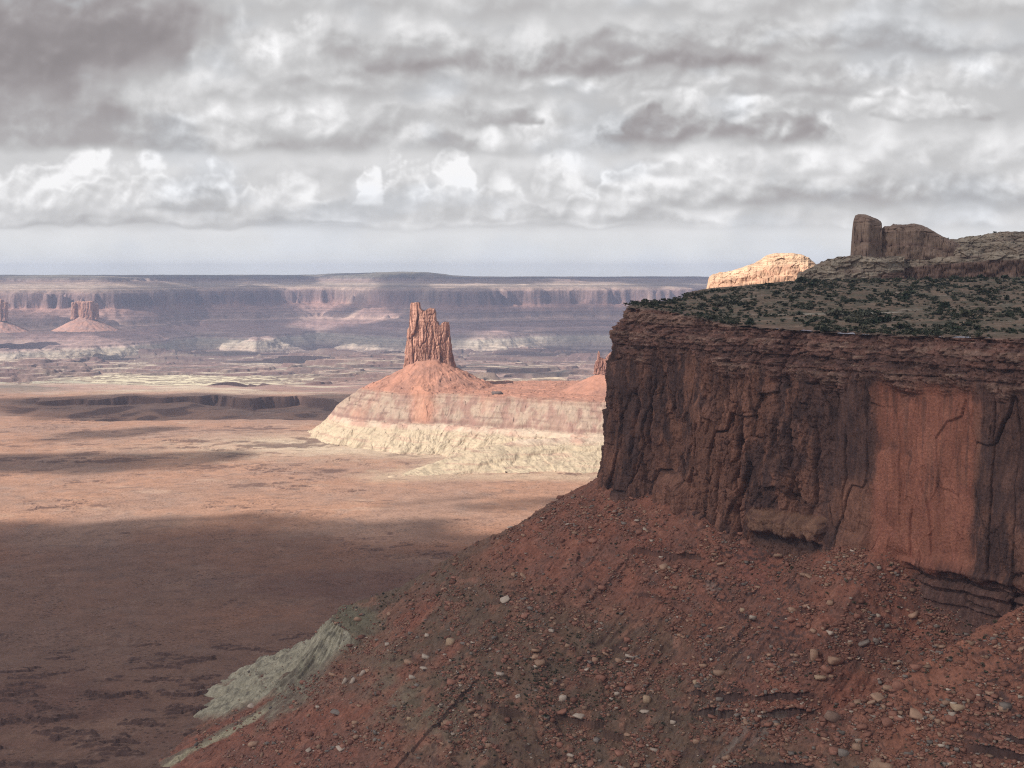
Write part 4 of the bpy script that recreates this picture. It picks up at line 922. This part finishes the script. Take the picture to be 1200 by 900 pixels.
# ------------------------------------------------------------------ boulders
print('boulders', round(__import__('time').perf_counter() - T0), flush=True)
TAN, PALE, REDB, GREYB, BUFF = (.47, .29, .20), (.58, .46, .37), (.37, .175, .125), (.29, .235, .20), (.52, .36, .24)
NAMED = [
 (528, 754, 9, 6.5, BUFF, .85, 0, 'big rounded buff boulder alone on the left shoulder of the rubble slope'),
 (499, 771, 8, 4, PALE, .55, .3, 'pale tilted slab beside the round buff boulder'),
 (497, 785, 7, 3, PALE, .4, .1, 'thin pale flat rock just below the tilted pale slab'),
 (479, 777, 9, 5, TAN, .6, .2, 'wide tan rock at the left end of the pale rock cluster'),
 (483, 795, 6, 4, PALE, .6, .2, 'small pale rock lowest of the pale rock cluster'),
 (404, 800, 3.4, 6.5, PALE, .9, .5, 'narrow pale rock, left of three standing side by side below the pale clay nose'),
 (413, 800, 3.6, 7, PALE, .9, .5, 'narrow pale rock, middle of three standing side by side below the pale clay nose'),
 (425, 791, 3.4, 7, PALE, .9, .6, 'narrow leaning pale rock, right of three side by side below the pale clay nose'),
 (373, 830, 5, 3, PALE, .5, .3, 'little pale slab at the lower left edge of the slope'),
 (395, 836, 11, 3.6, GREYB, .45, .2, 'long flat grey slab sunk in red scree at lower left'),
 (416, 848, 6, 4.5, TAN, .7, 0, 'squat tan boulder just below the long grey slab'),
 (480, 843, 4.5, 3.6, BUFF, .7, 0, 'single buff boulder on bare red scree at lower left'),
 (615, 677, 10, 4, TAN, .5, .7, 'long tan slab tilted steeply on the upper left slope'),
 (660, 820, 7, 5.5, PALE, .9, 0, 'rounded whitish boulder among dark shrubs low on the slope'),
 (723, 815, 5, 3.6, PALE, .7, 0, 'small whitish boulder right of the rounded whitish one'),
 (586, 791, 7, 3.6, PALE, .6, .1, 'low pale rock in the shrubby hollow at centre'),
 (758, 822, 7, 7, BUFF, .9, 0, 'cracked cream-tan boulder standing above crumbled pale pieces'),
 (756, 834, 9, 3, PALE, .5, 0, 'flat pale rubble piece under the cracked cream boulder'),
 (738, 770, 8, 3.5, PALE, .45, .15, 'whitish wedge of rock on the grey patch at mid slope'),
 (725, 775, 6, 4.5, TAN, .7, .2, 'tan block touching the left end of the whitish wedge'),
 (710, 767, 7, 3.6, TAN, .5, .5, 'tilted pinkish slab left of the tan block at mid slope'),
 (824, 781, 7, 4.5, TAN, .5, 0, 'square-cut rock with dark shaded front above the black ledge'),
 (816, 801, 6, 4.5, BUFF, .7, 0, 'tan rock perched on the left end of the black ledge'),
 (870, 716, 4.5, 4, BUFF, .9, 0, 'small triangular rock at the foot of the bare red bedrock window'),
 (735, 751, 6.5, 5, REDB, .8, 0, 'rounded red-brown boulder above the tilted pinkish slab'),
 (665, 758, 5, 4, TAN, .7, .3, 'tan boulder by a chute on the left half of the slope'),
 (789, 847, 5, 4, PALE, .7, 0, 'pale boulder low on the slope left of the grey clay streaks'),
 (816, 870, 5.5, 4.5, TAN, .8, 0, 'tan boulder beside the grey clay streaks near the bottom edge'),
 (735, 862, 6, 3.4, TAN, .5, .1, 'flat tan slab near the bottom edge at centre'),
 (954, 770, 7, 9.5, TAN, 1.0, 0, 'upright pointed orange-tan block, the taller of two big blocks above the ledge'),
 (978, 776, 11, 7, TAN, .7, .1, 'big wide orange-tan block right of the upright pointed one'),
 (961, 795, 10, 4.5, BUFF, .5, 0, 'flat orange slab below the two big blocks'),
 (1123, 830, 12, 6.5, BUFF, .65, .1, 'largest tan boulder on the near right-hand spur'),
 (973, 708, 6, 5, TAN, .8, .1, 'pinkish boulder high on the right fan under the cliff'),
 (929, 716, 7, 5, TAN, .7, .2, 'pinkish boulder high on the slope right of the red bedrock window'),
 (1012, 755, 11, 5, GREYB, .5, -.4, 'grey-brown slab tilted downslope in the middle of the right fan'),
 (1027, 753, 6, 4.5, GREYB, .8, .4, 'smaller grey-brown block leaning against the tilted slab'),
 (1053, 807, 10, 8, REDB, .9, .2, 'large reddish block in the gully mouth between fan and near spur'),
 (975, 843, 12, 9, (.30, .19, .145), .9, .3, 'big craggy brown block below the black ledge'),
 (1160, 815, 7, 4.5, TAN, .6, 0, 'pinkish boulder above and right of the largest spur boulder'),
 (1176, 833, 8, 6, TAN, .7, .2, 'broad pinkish boulder near the right edge on the spur'),
 (988, 884, 10, 6, GREYB, .8, .2, 'grey boulder near the bottom edge under the craggy rock mass'),
 (1146, 776, 10, 4, REDB, .4, .6, 'long tilted slab half buried high on the near spur'),
 (1170, 866, 10, 4, REDB, .5, .1, 'dark red slab by the black ledge at bottom right'),
]
for i, (x, y, w, h, c_, fl, ti, lab) in enumerate(NAMED):
    p = talus_hit(x, y)
    if p is None: continue
    m = p[1] / F
    single_boulder('boulder', (p[0], p[1], p[2] + h * m * .20), (w * m * .74, w * m * .6, h * m * .8), 500 + i, c_, lab, rot=random.uniform(-.4, .4), tilt=-ti, flat=fl)
# smaller boulders, individually, then the finer rubble as one mass
def scatter(n, rs, bias):
    o = []
    while len(o) < n:
        x, y = rs.uniform(230, 1215, 12000), rs.uniform(575, 935, 12000)
        dens = fbm(x / 60, y / 45, 4, 401) + 1.0 * fbm((x + y) / 34, (y - x * .6) / 9, 4, 403)
        k = rs.random(12000) < np.clip(.22 + dens * 2.2 + bias, 0.04, 1); x, y = x[k], y[k]
        P_ = talus_hits(x, y); ia = np.clip(np.searchsorted(acc_t, (x - 600) / F), 0, len(acc_t) - 1); ja = np.clip(np.searchsorted(ds_t, np.nan_to_num(P_[:, 1])), 0, len(ds_t) - 1)
        k = ~np.isnan(P_[:, 0]) & (P_[:, 2] > -397) & ((TAL['pal'][ja, ia] < .3) | (rs.random(len(x)) < .06))
        o += list(zip(x[k], y[k], P_[k]))
    return o[:n]
rs = np.random.default_rng(5)
protos = [boulder_mesh(700 + k, 2, rs.uniform(.45, .9)) for k in range(8)]
zone = lambda x, y: ('on the near right-hand spur' if x > 1040 and y > 740 + (1200 - x) * .3 else 'on the right fan under the cliff' if x > 900 and y < 800 else
                     'near the bottom edge at right' if x > 900 else 'on the upper left flank of the slope' if y < 720 else 'on the shrubby middle slope' if y < 800 else 'low on the slope at centre left')
shade = [(TAN, 'tan'), (REDB, 'red-brown'), (PALE, 'pale'), (REDB, 'red-brown'), (TAN, 'tan')]
kinds = {}
for k in range(8):
    for ci, (c_, nm) in enumerate(shade[:3]):
        v, f = protos[k]; v = v.reshape(-1, 3)
        o = mesh_obj('boulder', v, f, m_boulder, np.tile(np.array(c_) * (.85 + .04 * k), (len(v), 1))); kinds[k, ci] = [o, False]
for (x, y, p) in scatter(256, rs, -.12):
    k = rs.integers(8); ci = int(rs.choice([0, 1, 2], p=[.42, .46, .12])); src, used = kinds[k, ci]
    if used: o = src.copy(); COL.objects.link(o)
    else: o = src; kinds[k, ci][1] = True
    sz = rs.uniform(1.1, 2.2) if rs.random() < .72 else rs.uniform(2.0, 4.2)
    o.location = (p[0], p[1], p[2] + sz * .15); o.scale = (sz * rs.uniform(.8, 1.3), sz * rs.uniform(.8, 1.2), sz * rs.uniform(.5, .9))
    o.rotation_euler = (rs.uniform(-.4, .4), rs.uniform(-.4, .4), rs.uniform(0, 6.3))
    props(o, 'small angular %s boulder %s' % (shade[ci][1], zone(x, y)), 'boulder', '%s boulders %s' % (shade[ci][1], zone(x, y)))
for (k, ci), (o, used) in kinds.items():
    if not used: bpy.data.objects.remove(o)
def merge(pts, protos, sizes, colsr, name, mat, label, zsq=(.5, .9), cat=None, lift=.15):
    co, fa, cl, off_ = [], [], [], 0
    for (p, sz, c_) in zip(pts, sizes, colsr):
        v, f = protos[rs.integers(len(protos))]; v = v.reshape(-1, 3)
        a = rs.uniform(0, 6.3); ca, sa = math.cos(a), math.sin(a); sc3 = sz * np.array([rs.uniform(.7, 1.5), rs.uniform(.55, 1.1), rs.uniform(*zsq)])
        w = v * sc3; w = np.stack([w[:, 0] * ca - w[:, 1] * sa, w[:, 0] * sa + w[:, 1] * ca, w[:, 2]], -1) + np.array([p[0], p[1], p[2] + sz * lift])
        co.append(w); fa.append(f + off_); off_ += len(v); cl.append(np.tile(c_, (len(v), 1)))
    o = mesh_obj(name, np.concatenate(co), np.concatenate(fa), mat, np.concatenate(cl))
    return props(o, label, cat, None, 'stuff')
sm = [boulder_mesh(800 + k, 1, rs.uniform(.5, .9)) for k in range(10)]
pts = scatter(42000, rs, .0)
szs = np.exp(rs.normal(-.72, .58, len(pts)))
cls = [np.array([TAN, REDB, REDB, REDB, PALE, GREYB][rs.choice(6, p=[.16, .33, .22, .15, .03, .11])]) * rs.uniform(.6, 1.05) for _ in pts]
merge([q_[2] for q_ in pts], sm, np.clip(szs, .22, 2.8), cls, 'rubble', m_boulder, 'loose red and tan rock rubble scattered over the talus below the cliff')

# ------------------------------------------------------------------ shrubs
print('shrubs', round(__import__('time').perf_counter() - T0), flush=True)
def leaf_mat(name, base, var):
    m = bpy.data.materials.new(name); m.use_nodes = True; t = m.node_tree; p = t.nodes['Principled BSDF']
    at = t.nodes.new('ShaderNodeAttribute'); at.attribute_name = 'rock_colour'; t.links.new(at.outputs['Color'], p.inputs['Base Color'])
    p.inputs['Roughness'].default_value = .85; p.inputs['Specular IOR Level'].default_value = .1; return m
m_leaf = leaf_mat('shrub_leaves', None, None)
def shrub_mesh(seed, n=90):
    r = np.random.default_rng(seed); hue = [(.062, .070, .042), (.085, .084, .052), (.105, .108, .074), (.048, .064, .038), (.13, .122, .085), (.066, .076, .048)][seed % 6]; lob = [(r.uniform(-.45, .45), r.uniform(-.45, .45), r.uniform(.35, .75), r.uniform(.35, .55)) for _ in range(5)]
    co, fa, cl = [], [], []
    for i in range(n):
        lx_, ly_, lz_, lr = lob[r.integers(5)]; d_ = r.normal(size=3); d_ /= np.linalg.norm(d_); rr = lr * r.uniform(.55, 1.05)
        c0 = np.array([lx_, ly_, lz_]) + d_ * rr * np.array([1, 1, .8]); c0[2] = max(c0[2], .05)
        a = r.normal(size=3); a /= np.linalg.norm(a); b = np.cross(a, r.normal(size=3)); b /= np.linalg.norm(b); s_ = r.uniform(.13, .26)
        base = len(co) * 4
        co.append(np.array([c0 + a * s_, c0 + b * s_, c0 - a * s_, c0 - b * s_])); fa.append([base, base + 1, base + 2, base + 3])
        cl.append(np.tile(np.array(hue) * r.uniform(.6, 1.5), (4, 1)))
    # a short woody stem
    th = np.linspace(0, 2 * np.pi, 5, endpoint=False); base = len(co) * 4
    ring = [np.stack([np.cos(th) * w_, np.sin(th) * w_, np.full(5, h_)], -1) for w_, h_ in ((.09, -.15), (.05, .5))]
    co_ = np.concatenate([np.concatenate(co), np.concatenate(ring)]); fa += [[base + k, base + (k + 1) % 5, base + 5 + (k + 1) % 5, base + 5 + k] for k in range(5)]
    return co_, np.array(fa), np.concatenate(cl + [np.tile((.12, .09, .07), (10, 1))])
SPROT = [shrub_mesh(900 + k) for k in range(6)]
def top_pts(n, rs, y0=640, y1=1375, near=True):
    o = []
    while len(o) < n:
        Y_ = rs.uniform(y0, y1, 6000); x_ = rs.uniform(720, 1210, 6000); X_ = (x_ - 600) / F * Y_
        d_, _, _, _ = polyd(X_, Y_, TOPO[::4]); i_ = inpoly(X_, Y_, POLY) & (d_ > 15)
        w = np.clip(.40 + 1.5 * fbm(X_ / 38, Y_ / 60, 5, 411), 0.02, 1)
        z_ = top_z(X_, Y_)
        for k in np.where(i_ & (rs.random(6000) < w))[0]:
            o.append((x_[k], (X_[k], Y_[k], z_[k])))
            if len(o) >= n: break
    return o
P_all = top_pts(5200, rs)
size = np.exp(rs.normal(.12, .50, len(P_all)))
app = size / np.array([p[1][1] for p in P_all])         # apparent size: the largest 300 get objects of their own
order = np.argsort(-app); big = order[:300]; rest = order[300:]
sproto = []
for v, f, c_ in SPROT: sproto.append([mesh_obj('juniper_shrub', v, f, m_leaf, c_), False])
for k in big:
    x_, p = P_all[k]; q_ = int(rs.integers(6)); src, used = sproto[q_]
    if used: o = src.copy(); COL.objects.link(o)
    else: o = src; sproto[q_][1] = True
    s_ = size[k] * 1.0; o.location = (p[0], p[1], p[2] - .1); o.scale = (s_ * 1.2, s_ * 1.2, s_ * rs.uniform(.75, 1.1)); o.rotation_euler = (0, 0, rs.uniform(0, 6.3))
    d_ = polyd(np.array([p[0]]), np.array([p[1]]), TOPO[::4])[0][0]
    wh = 'close to the mesa cliff edge' if d_ < 60 else 'midway across the mesa top' if d_ < 190 else 'below the outcrops behind the mesa top'
    sd2 = 'at the left end' if x_ < 880 else 'at centre' if x_ < 1040 else 'towards the right edge'
    props(o, 'dark green juniper %s, %s' % (wh, sd2), 'shrub', 'junipers %s, %s' % (wh, sd2))
co, fa, cl, off_ = [], [], [], 0
def bulk(points, sizes, name, label, tone=1.0, lean=(1, 1, 1)):
    co, fa, cl, off_ = [], [], [], 0
    for p, s_ in zip(points, sizes):
        v, f, c_ = SPROT[rs.integers(6)]; a = rs.uniform(0, 6.3); ca, sa = math.cos(a), math.sin(a)
        w = v * s_ * np.array([1.2, 1.2, .9]); w = np.stack([w[:, 0] * ca - w[:, 1] * sa, w[:, 0] * sa + w[:, 1] * ca, w[:, 2]], -1) + np.array(p) - np.array([0, 0, .1])
        co.append(w); fa.append(f + off_); off_ += len(v); cl.append(c_ * tone * np.array(lean))
    return props(mesh_obj(name, np.concatenate(co), np.concatenate(fa), m_leaf, np.concatenate(cl)), label, None, None, 'stuff')
bulk([P_all[k][1] for k in rest], size[rest], 'scrub', 'dense low dark scrub covering the mesa top')
# brush on the rubble slope
x_, y_ = rs.uniform(440, 1180, 30000), rs.uniform(600, 915, 30000)
w = np.exp(-((x_ - 620) / 110) ** 2 - ((y_ - 800) / 48) ** 2) * 1.1 + .10 + .5 * np.exp(-((x_ - 480) / 50) ** 2 - ((y_ - 700) / 30) ** 2) + .8 * np.exp(-((x_ - 1110) / 50) ** 2 - ((y_ - 750) / 25) ** 2) + .35 * np.exp(-((x_ - 600) / 60) ** 2 - ((y_ - 700) / 40) ** 2)
w = w * np.clip(.5 + 2 * fbm(x_ / 40, y_ / 30, 4, 421), 0, 1.4)
k = rs.random(30000) < w * .5; P_ = talus_hits(x_[k], y_[k]); br = [tuple(p) for p in P_[~np.isnan(P_[:, 0])]][:2600]; print('brush', len(br))
bulk(br, np.exp(rs.normal(-.25, .35, len(br))), 'brush', 'dark grey-green brush dotted over the middle of the rubble slope', 1.25, (1.25, 1.0, 1.0))
# shrubs on the slickrock skyline
for i, (x_, y_, s_) in enumerate(((1110, 279, 2.2), (1166, 272, 2.6), (1136, 277, 1.8), (1062, 291, 1.8))):
    D_ = 1466; o = sproto[i % 6][0].copy(); COL.objects.link(o); pp = px(x_, y_ + 1.5, D_); o.location = tuple(pp); o.scale = (s_, s_, s_ * .9)
    props(o, ('lone dark shrub in the dip beside the rounded rock back', 'widest dark shrub on the grey outcrop skyline at right', 'low dark shrub between two others on the grey outcrop skyline', 'little dark shrub on the slope below the rounded rock back')[i], 'shrub', 'skyline shrubs on the outcrop')

# ------------------------------------------------------------------ unseen clouds overhead, shaped to lay their shadows on the land
print('clouds', round(__import__('time').perf_counter() - T0), flush=True)
HC = 3300.0
OFF = SH * HC / math.tan(SUN_EL)
def cloud_mat():
    m = bpy.data.materials.new('cloud_vapour'); m.use_nodes = True; t = m.node_tree; t.nodes.clear()
    o = t.nodes.new('ShaderNodeOutputMaterial'); at = t.nodes.new('ShaderNodeAttribute'); at.attribute_name = 'thickness'
    d = t.nodes.new('ShaderNodeBsdfDiffuse'); tl = t.nodes.new('ShaderNodeBsdfTranslucent'); tp = t.nodes.new('ShaderNodeBsdfTransparent')
    d.inputs[0].default_value = (.8, .8, .82, 1); tl.inputs[0].default_value = (.50, .50, .52, 1)
    a = t.nodes.new('ShaderNodeMixShader'); a.inputs[0].default_value = .62; t.links.new(d.outputs[0], a.inputs[1]); t.links.new(tl.outputs[0], a.inputs[2])
    b = t.nodes.new('ShaderNodeMixShader'); k = S(t, at.outputs['Fac']).ss(0.0, 1.0) * 0.64; t.links.new(k.k, b.inputs[0])
    t.links.new(tp.outputs[0], b.inputs[1]); t.links.new(a.outputs[0], b.inputs[2]); t.links.new(b.outputs[0], o.inputs[0]); return m
m_cloud = cloud_mat()
def cloud(mask, x0, x1, y0, y1, st, H0=HC, label='cloud'):
    """mask(x, y) in shadow space: where the sun is blocked on the level of the camera"""
    X, Y = np.meshgrid(np.arange(x0, x1, st), np.arange(y0, y1, st))
    k = np.clip(mask(X, Y), 0, 1); up = fbm(X / 500, Y / 500, 4, 501)
    Zt = H0 + 12 + (k ** 3 * 140) * (1 + up); Zb = H0 - 20 * k
    OX_, OY_ = X + OFF[0] * H0 / HC, Y + OFF[1] * H0 / HC
    kp = ((k[:-1, :-1] + k[1:, 1:] + k[:-1, 1:] + k[1:, :-1]) > 0.001)
    f = grid_faces(*X.shape, keep=kp)
    co = np.concatenate([np.stack([OX_, OY_, Zt], -1).reshape(-1, 3), np.stack([OX_, OY_, Zb], -1).reshape(-1, 3)])
    ff = np.concatenate([f, f[:, ::-1] + X.size]); u, inv = np.unique(ff, return_inverse=True)
    o = mesh_obj('cloud', co[u], inv.reshape(ff.shape), m_cloud, smooth=True)
    a = o.data.attributes.new('thickness', 'FLOAT', 'POINT'); a.data.foreach_set('value', np.concatenate([k.ravel(), k.ravel()])[u].astype(np.float32))
    return props(o, label, None, None, 'structure')
g2 = 400 / math.tan(SUN_EL)                     # sideways shift of a shadow between the camera level and the plain
def on_plain(x, y, z=-400): return x + SH[0] * (-z) / math.tan(SUN_EL), y + SH[1] * (-z) / math.tan(SUN_EL)
def pp(xp, D_, z=-400): return on_plain((xp - 600) / F * D_, D_, z)
# big overhead deck over the foreground, its edge drawn where the shade ends on the plain
ed = [pp(-400, 1940), pp(0, 1950), pp(130, 1985), pp(300, 1965), pp(390, 1950), pp(430, 1830), pp(540, 1800), pp(640, 1850)]
ex_, ey_ = zip(*sorted(ed)); ex_ = list(ex_) + [100, 700, 3000]; ey_ = list(ey_) + [1700, 1690, 1650]
def m_fore(X, Y):
    e = np.interp(X, ex_, ey_) + 130 * fbm(X / 300, Y / 260, 5, 511) + 50 * fbm(X / 80, Y / 60, 4, 513)
    return sst(0, -34, Y - e)
cloud(m_fore, -2600, 3000, -1800, 2300, 38, label='broad grey cloud overhead that shades the near mesa')
def blob_mask(lst, seed, ns=.5, soft=.35):
    def f(X, Y):
        k = X * 0
        for (xp, D_, rx, ry, z) in lst:
            cx, cy_ = pp(xp, D_, z); r = np.hypot((X - cx) / rx, (Y - cy_) / ry) + ns * fbm(X / 180, Y / 180, 5, seed)
            k = np.maximum(k, sst(1.0, 1.0 - soft, r))
        return k
    return f
cloud(blob_mask([(40, 2580, 400, 105, -400), (165, 2660, 110, 60, -400), (-120, 2550, 300, 150, -400)], 521, .5), -3200, 0, 1600, 3200, 30, label='small long cloud above the left plain')
cloud(blob_mask([(105, 3080, 80, 60, -400), (60, 2960, 70, 36, -400)], 523), -2600, -400, 2300, 3300, 25, label='small scrap of cloud above the left plain')
cloud(blob_mask([(570, 2110, 125, 62, -400), (470, 2130, 60, 30, -400)], 525, .7, .9), -1200, 400, 1400, 2400, 22, label='thin shred of cloud beside the overhead deck')
cloud(blob_mask([(230, 3720, 640, 330, -430), (380, 3760, 320, 230, -430), (80, 3850, 300, 150, -430)], 527, .45, .2), -3000, 600, 2800, 4400, 40, label='flat cloud above the first canyon rim')
def m_farc(X, Y):
    k = sst(-.10, .06, fbm(X / 1900, Y / 1500, 5, 531) + .07)
    k = k * sst(8300, 9000, Y + 300 * fbm(X / 600, Y / 600, 3, 533))
    h2 = pp(50, 8900, -350); h3 = pp(110, 12200, -80)
    k = k - 1.3 * np.exp(-(((X - h2[0]) / 900) ** 2 + ((Y - h2[1]) / 500) ** 2)) - 1.3 * np.exp(-(((X - h3[0]) / 900) ** 2 + ((Y - h3[1]) / 450) ** 2))
    hole = np.exp(-(((X - pp(60, 11500, -200)[0]) / 900) ** 2 + ((Y - pp(60, 11000, -200)[1]) / 700) ** 2)); return np.clip(k - hole * 1.4, 0, 1)
cloud(m_farc, -6800, 4200, 6200, 15000, 110, label='scattered cloud field above the far canyon wall')
def m_midc(X, Y):
    c1 = pp(360, 8300, -560); c2 = pp(560, 6600, -520); c3 = pp(170, 5150, -480)
    k = np.maximum(sst(1, .6, np.hypot((X - c1[0]) / 800, (Y - c1[1]) / 300) + .5 * fbm(X / 500, Y / 500, 4, 541)), sst(1, .6, np.hypot((X - c2[0]) / 700, (Y - c2[1]) / 130) + .5 * fbm(X / 400, Y / 400, 4, 543)))
    return np.maximum(k, sst(1, .6, np.hypot((X - c3[0]) / 520, (Y - c3[1]) / 170) + .4 * fbm(X / 300, Y / 300, 4, 545)))
cloud(m_midc, -4800, 1500, 4000, 8800, 60, label='long cloud bank above the river benches')

# ------------------------------------------------------------------ haze
def haze():
    m = bpy.data.materials.new('haze_air'); m.use_nodes = True; t = m.node_tree; t.nodes.clear()
    o = t.nodes.new('ShaderNodeOutputMaterial'); v = t.nodes.new('ShaderNodeVolumePrincipled')
    v.inputs['Color'].default_value = (.56, .69, 1.0, 1); v.inputs['Density'].default_value = 4.1e-5; v.inputs['Anisotropy'].default_value = .15
    t.links.new(v.outputs[0], o.inputs['Volume'])
    x0, x1, y0, y1, z0, z1 = -21000, 21000, -300, 15800, -900, 110
    co = [(x, y, z) for z in (z0, z1) for y in (y0, y1) for x in (x0, x1)]
    f = [(0, 2, 3, 1), (4, 5, 7, 6), (0, 1, 5, 4), (2, 6, 7, 3), (0, 4, 6, 2), (1, 3, 7, 5)]
    ob = mesh_obj('haze', np.array(co, float), np.array(f), m)
    m.volume_intersection_method = m.volume_intersection_method if hasattr(m, 'volume_intersection_method') else None
    props(ob, 'thin blue haze filling the canyon air', None, None, 'stuff')
try: haze()
except Exception as e: print('haze', e)
import time as _t; print('done')
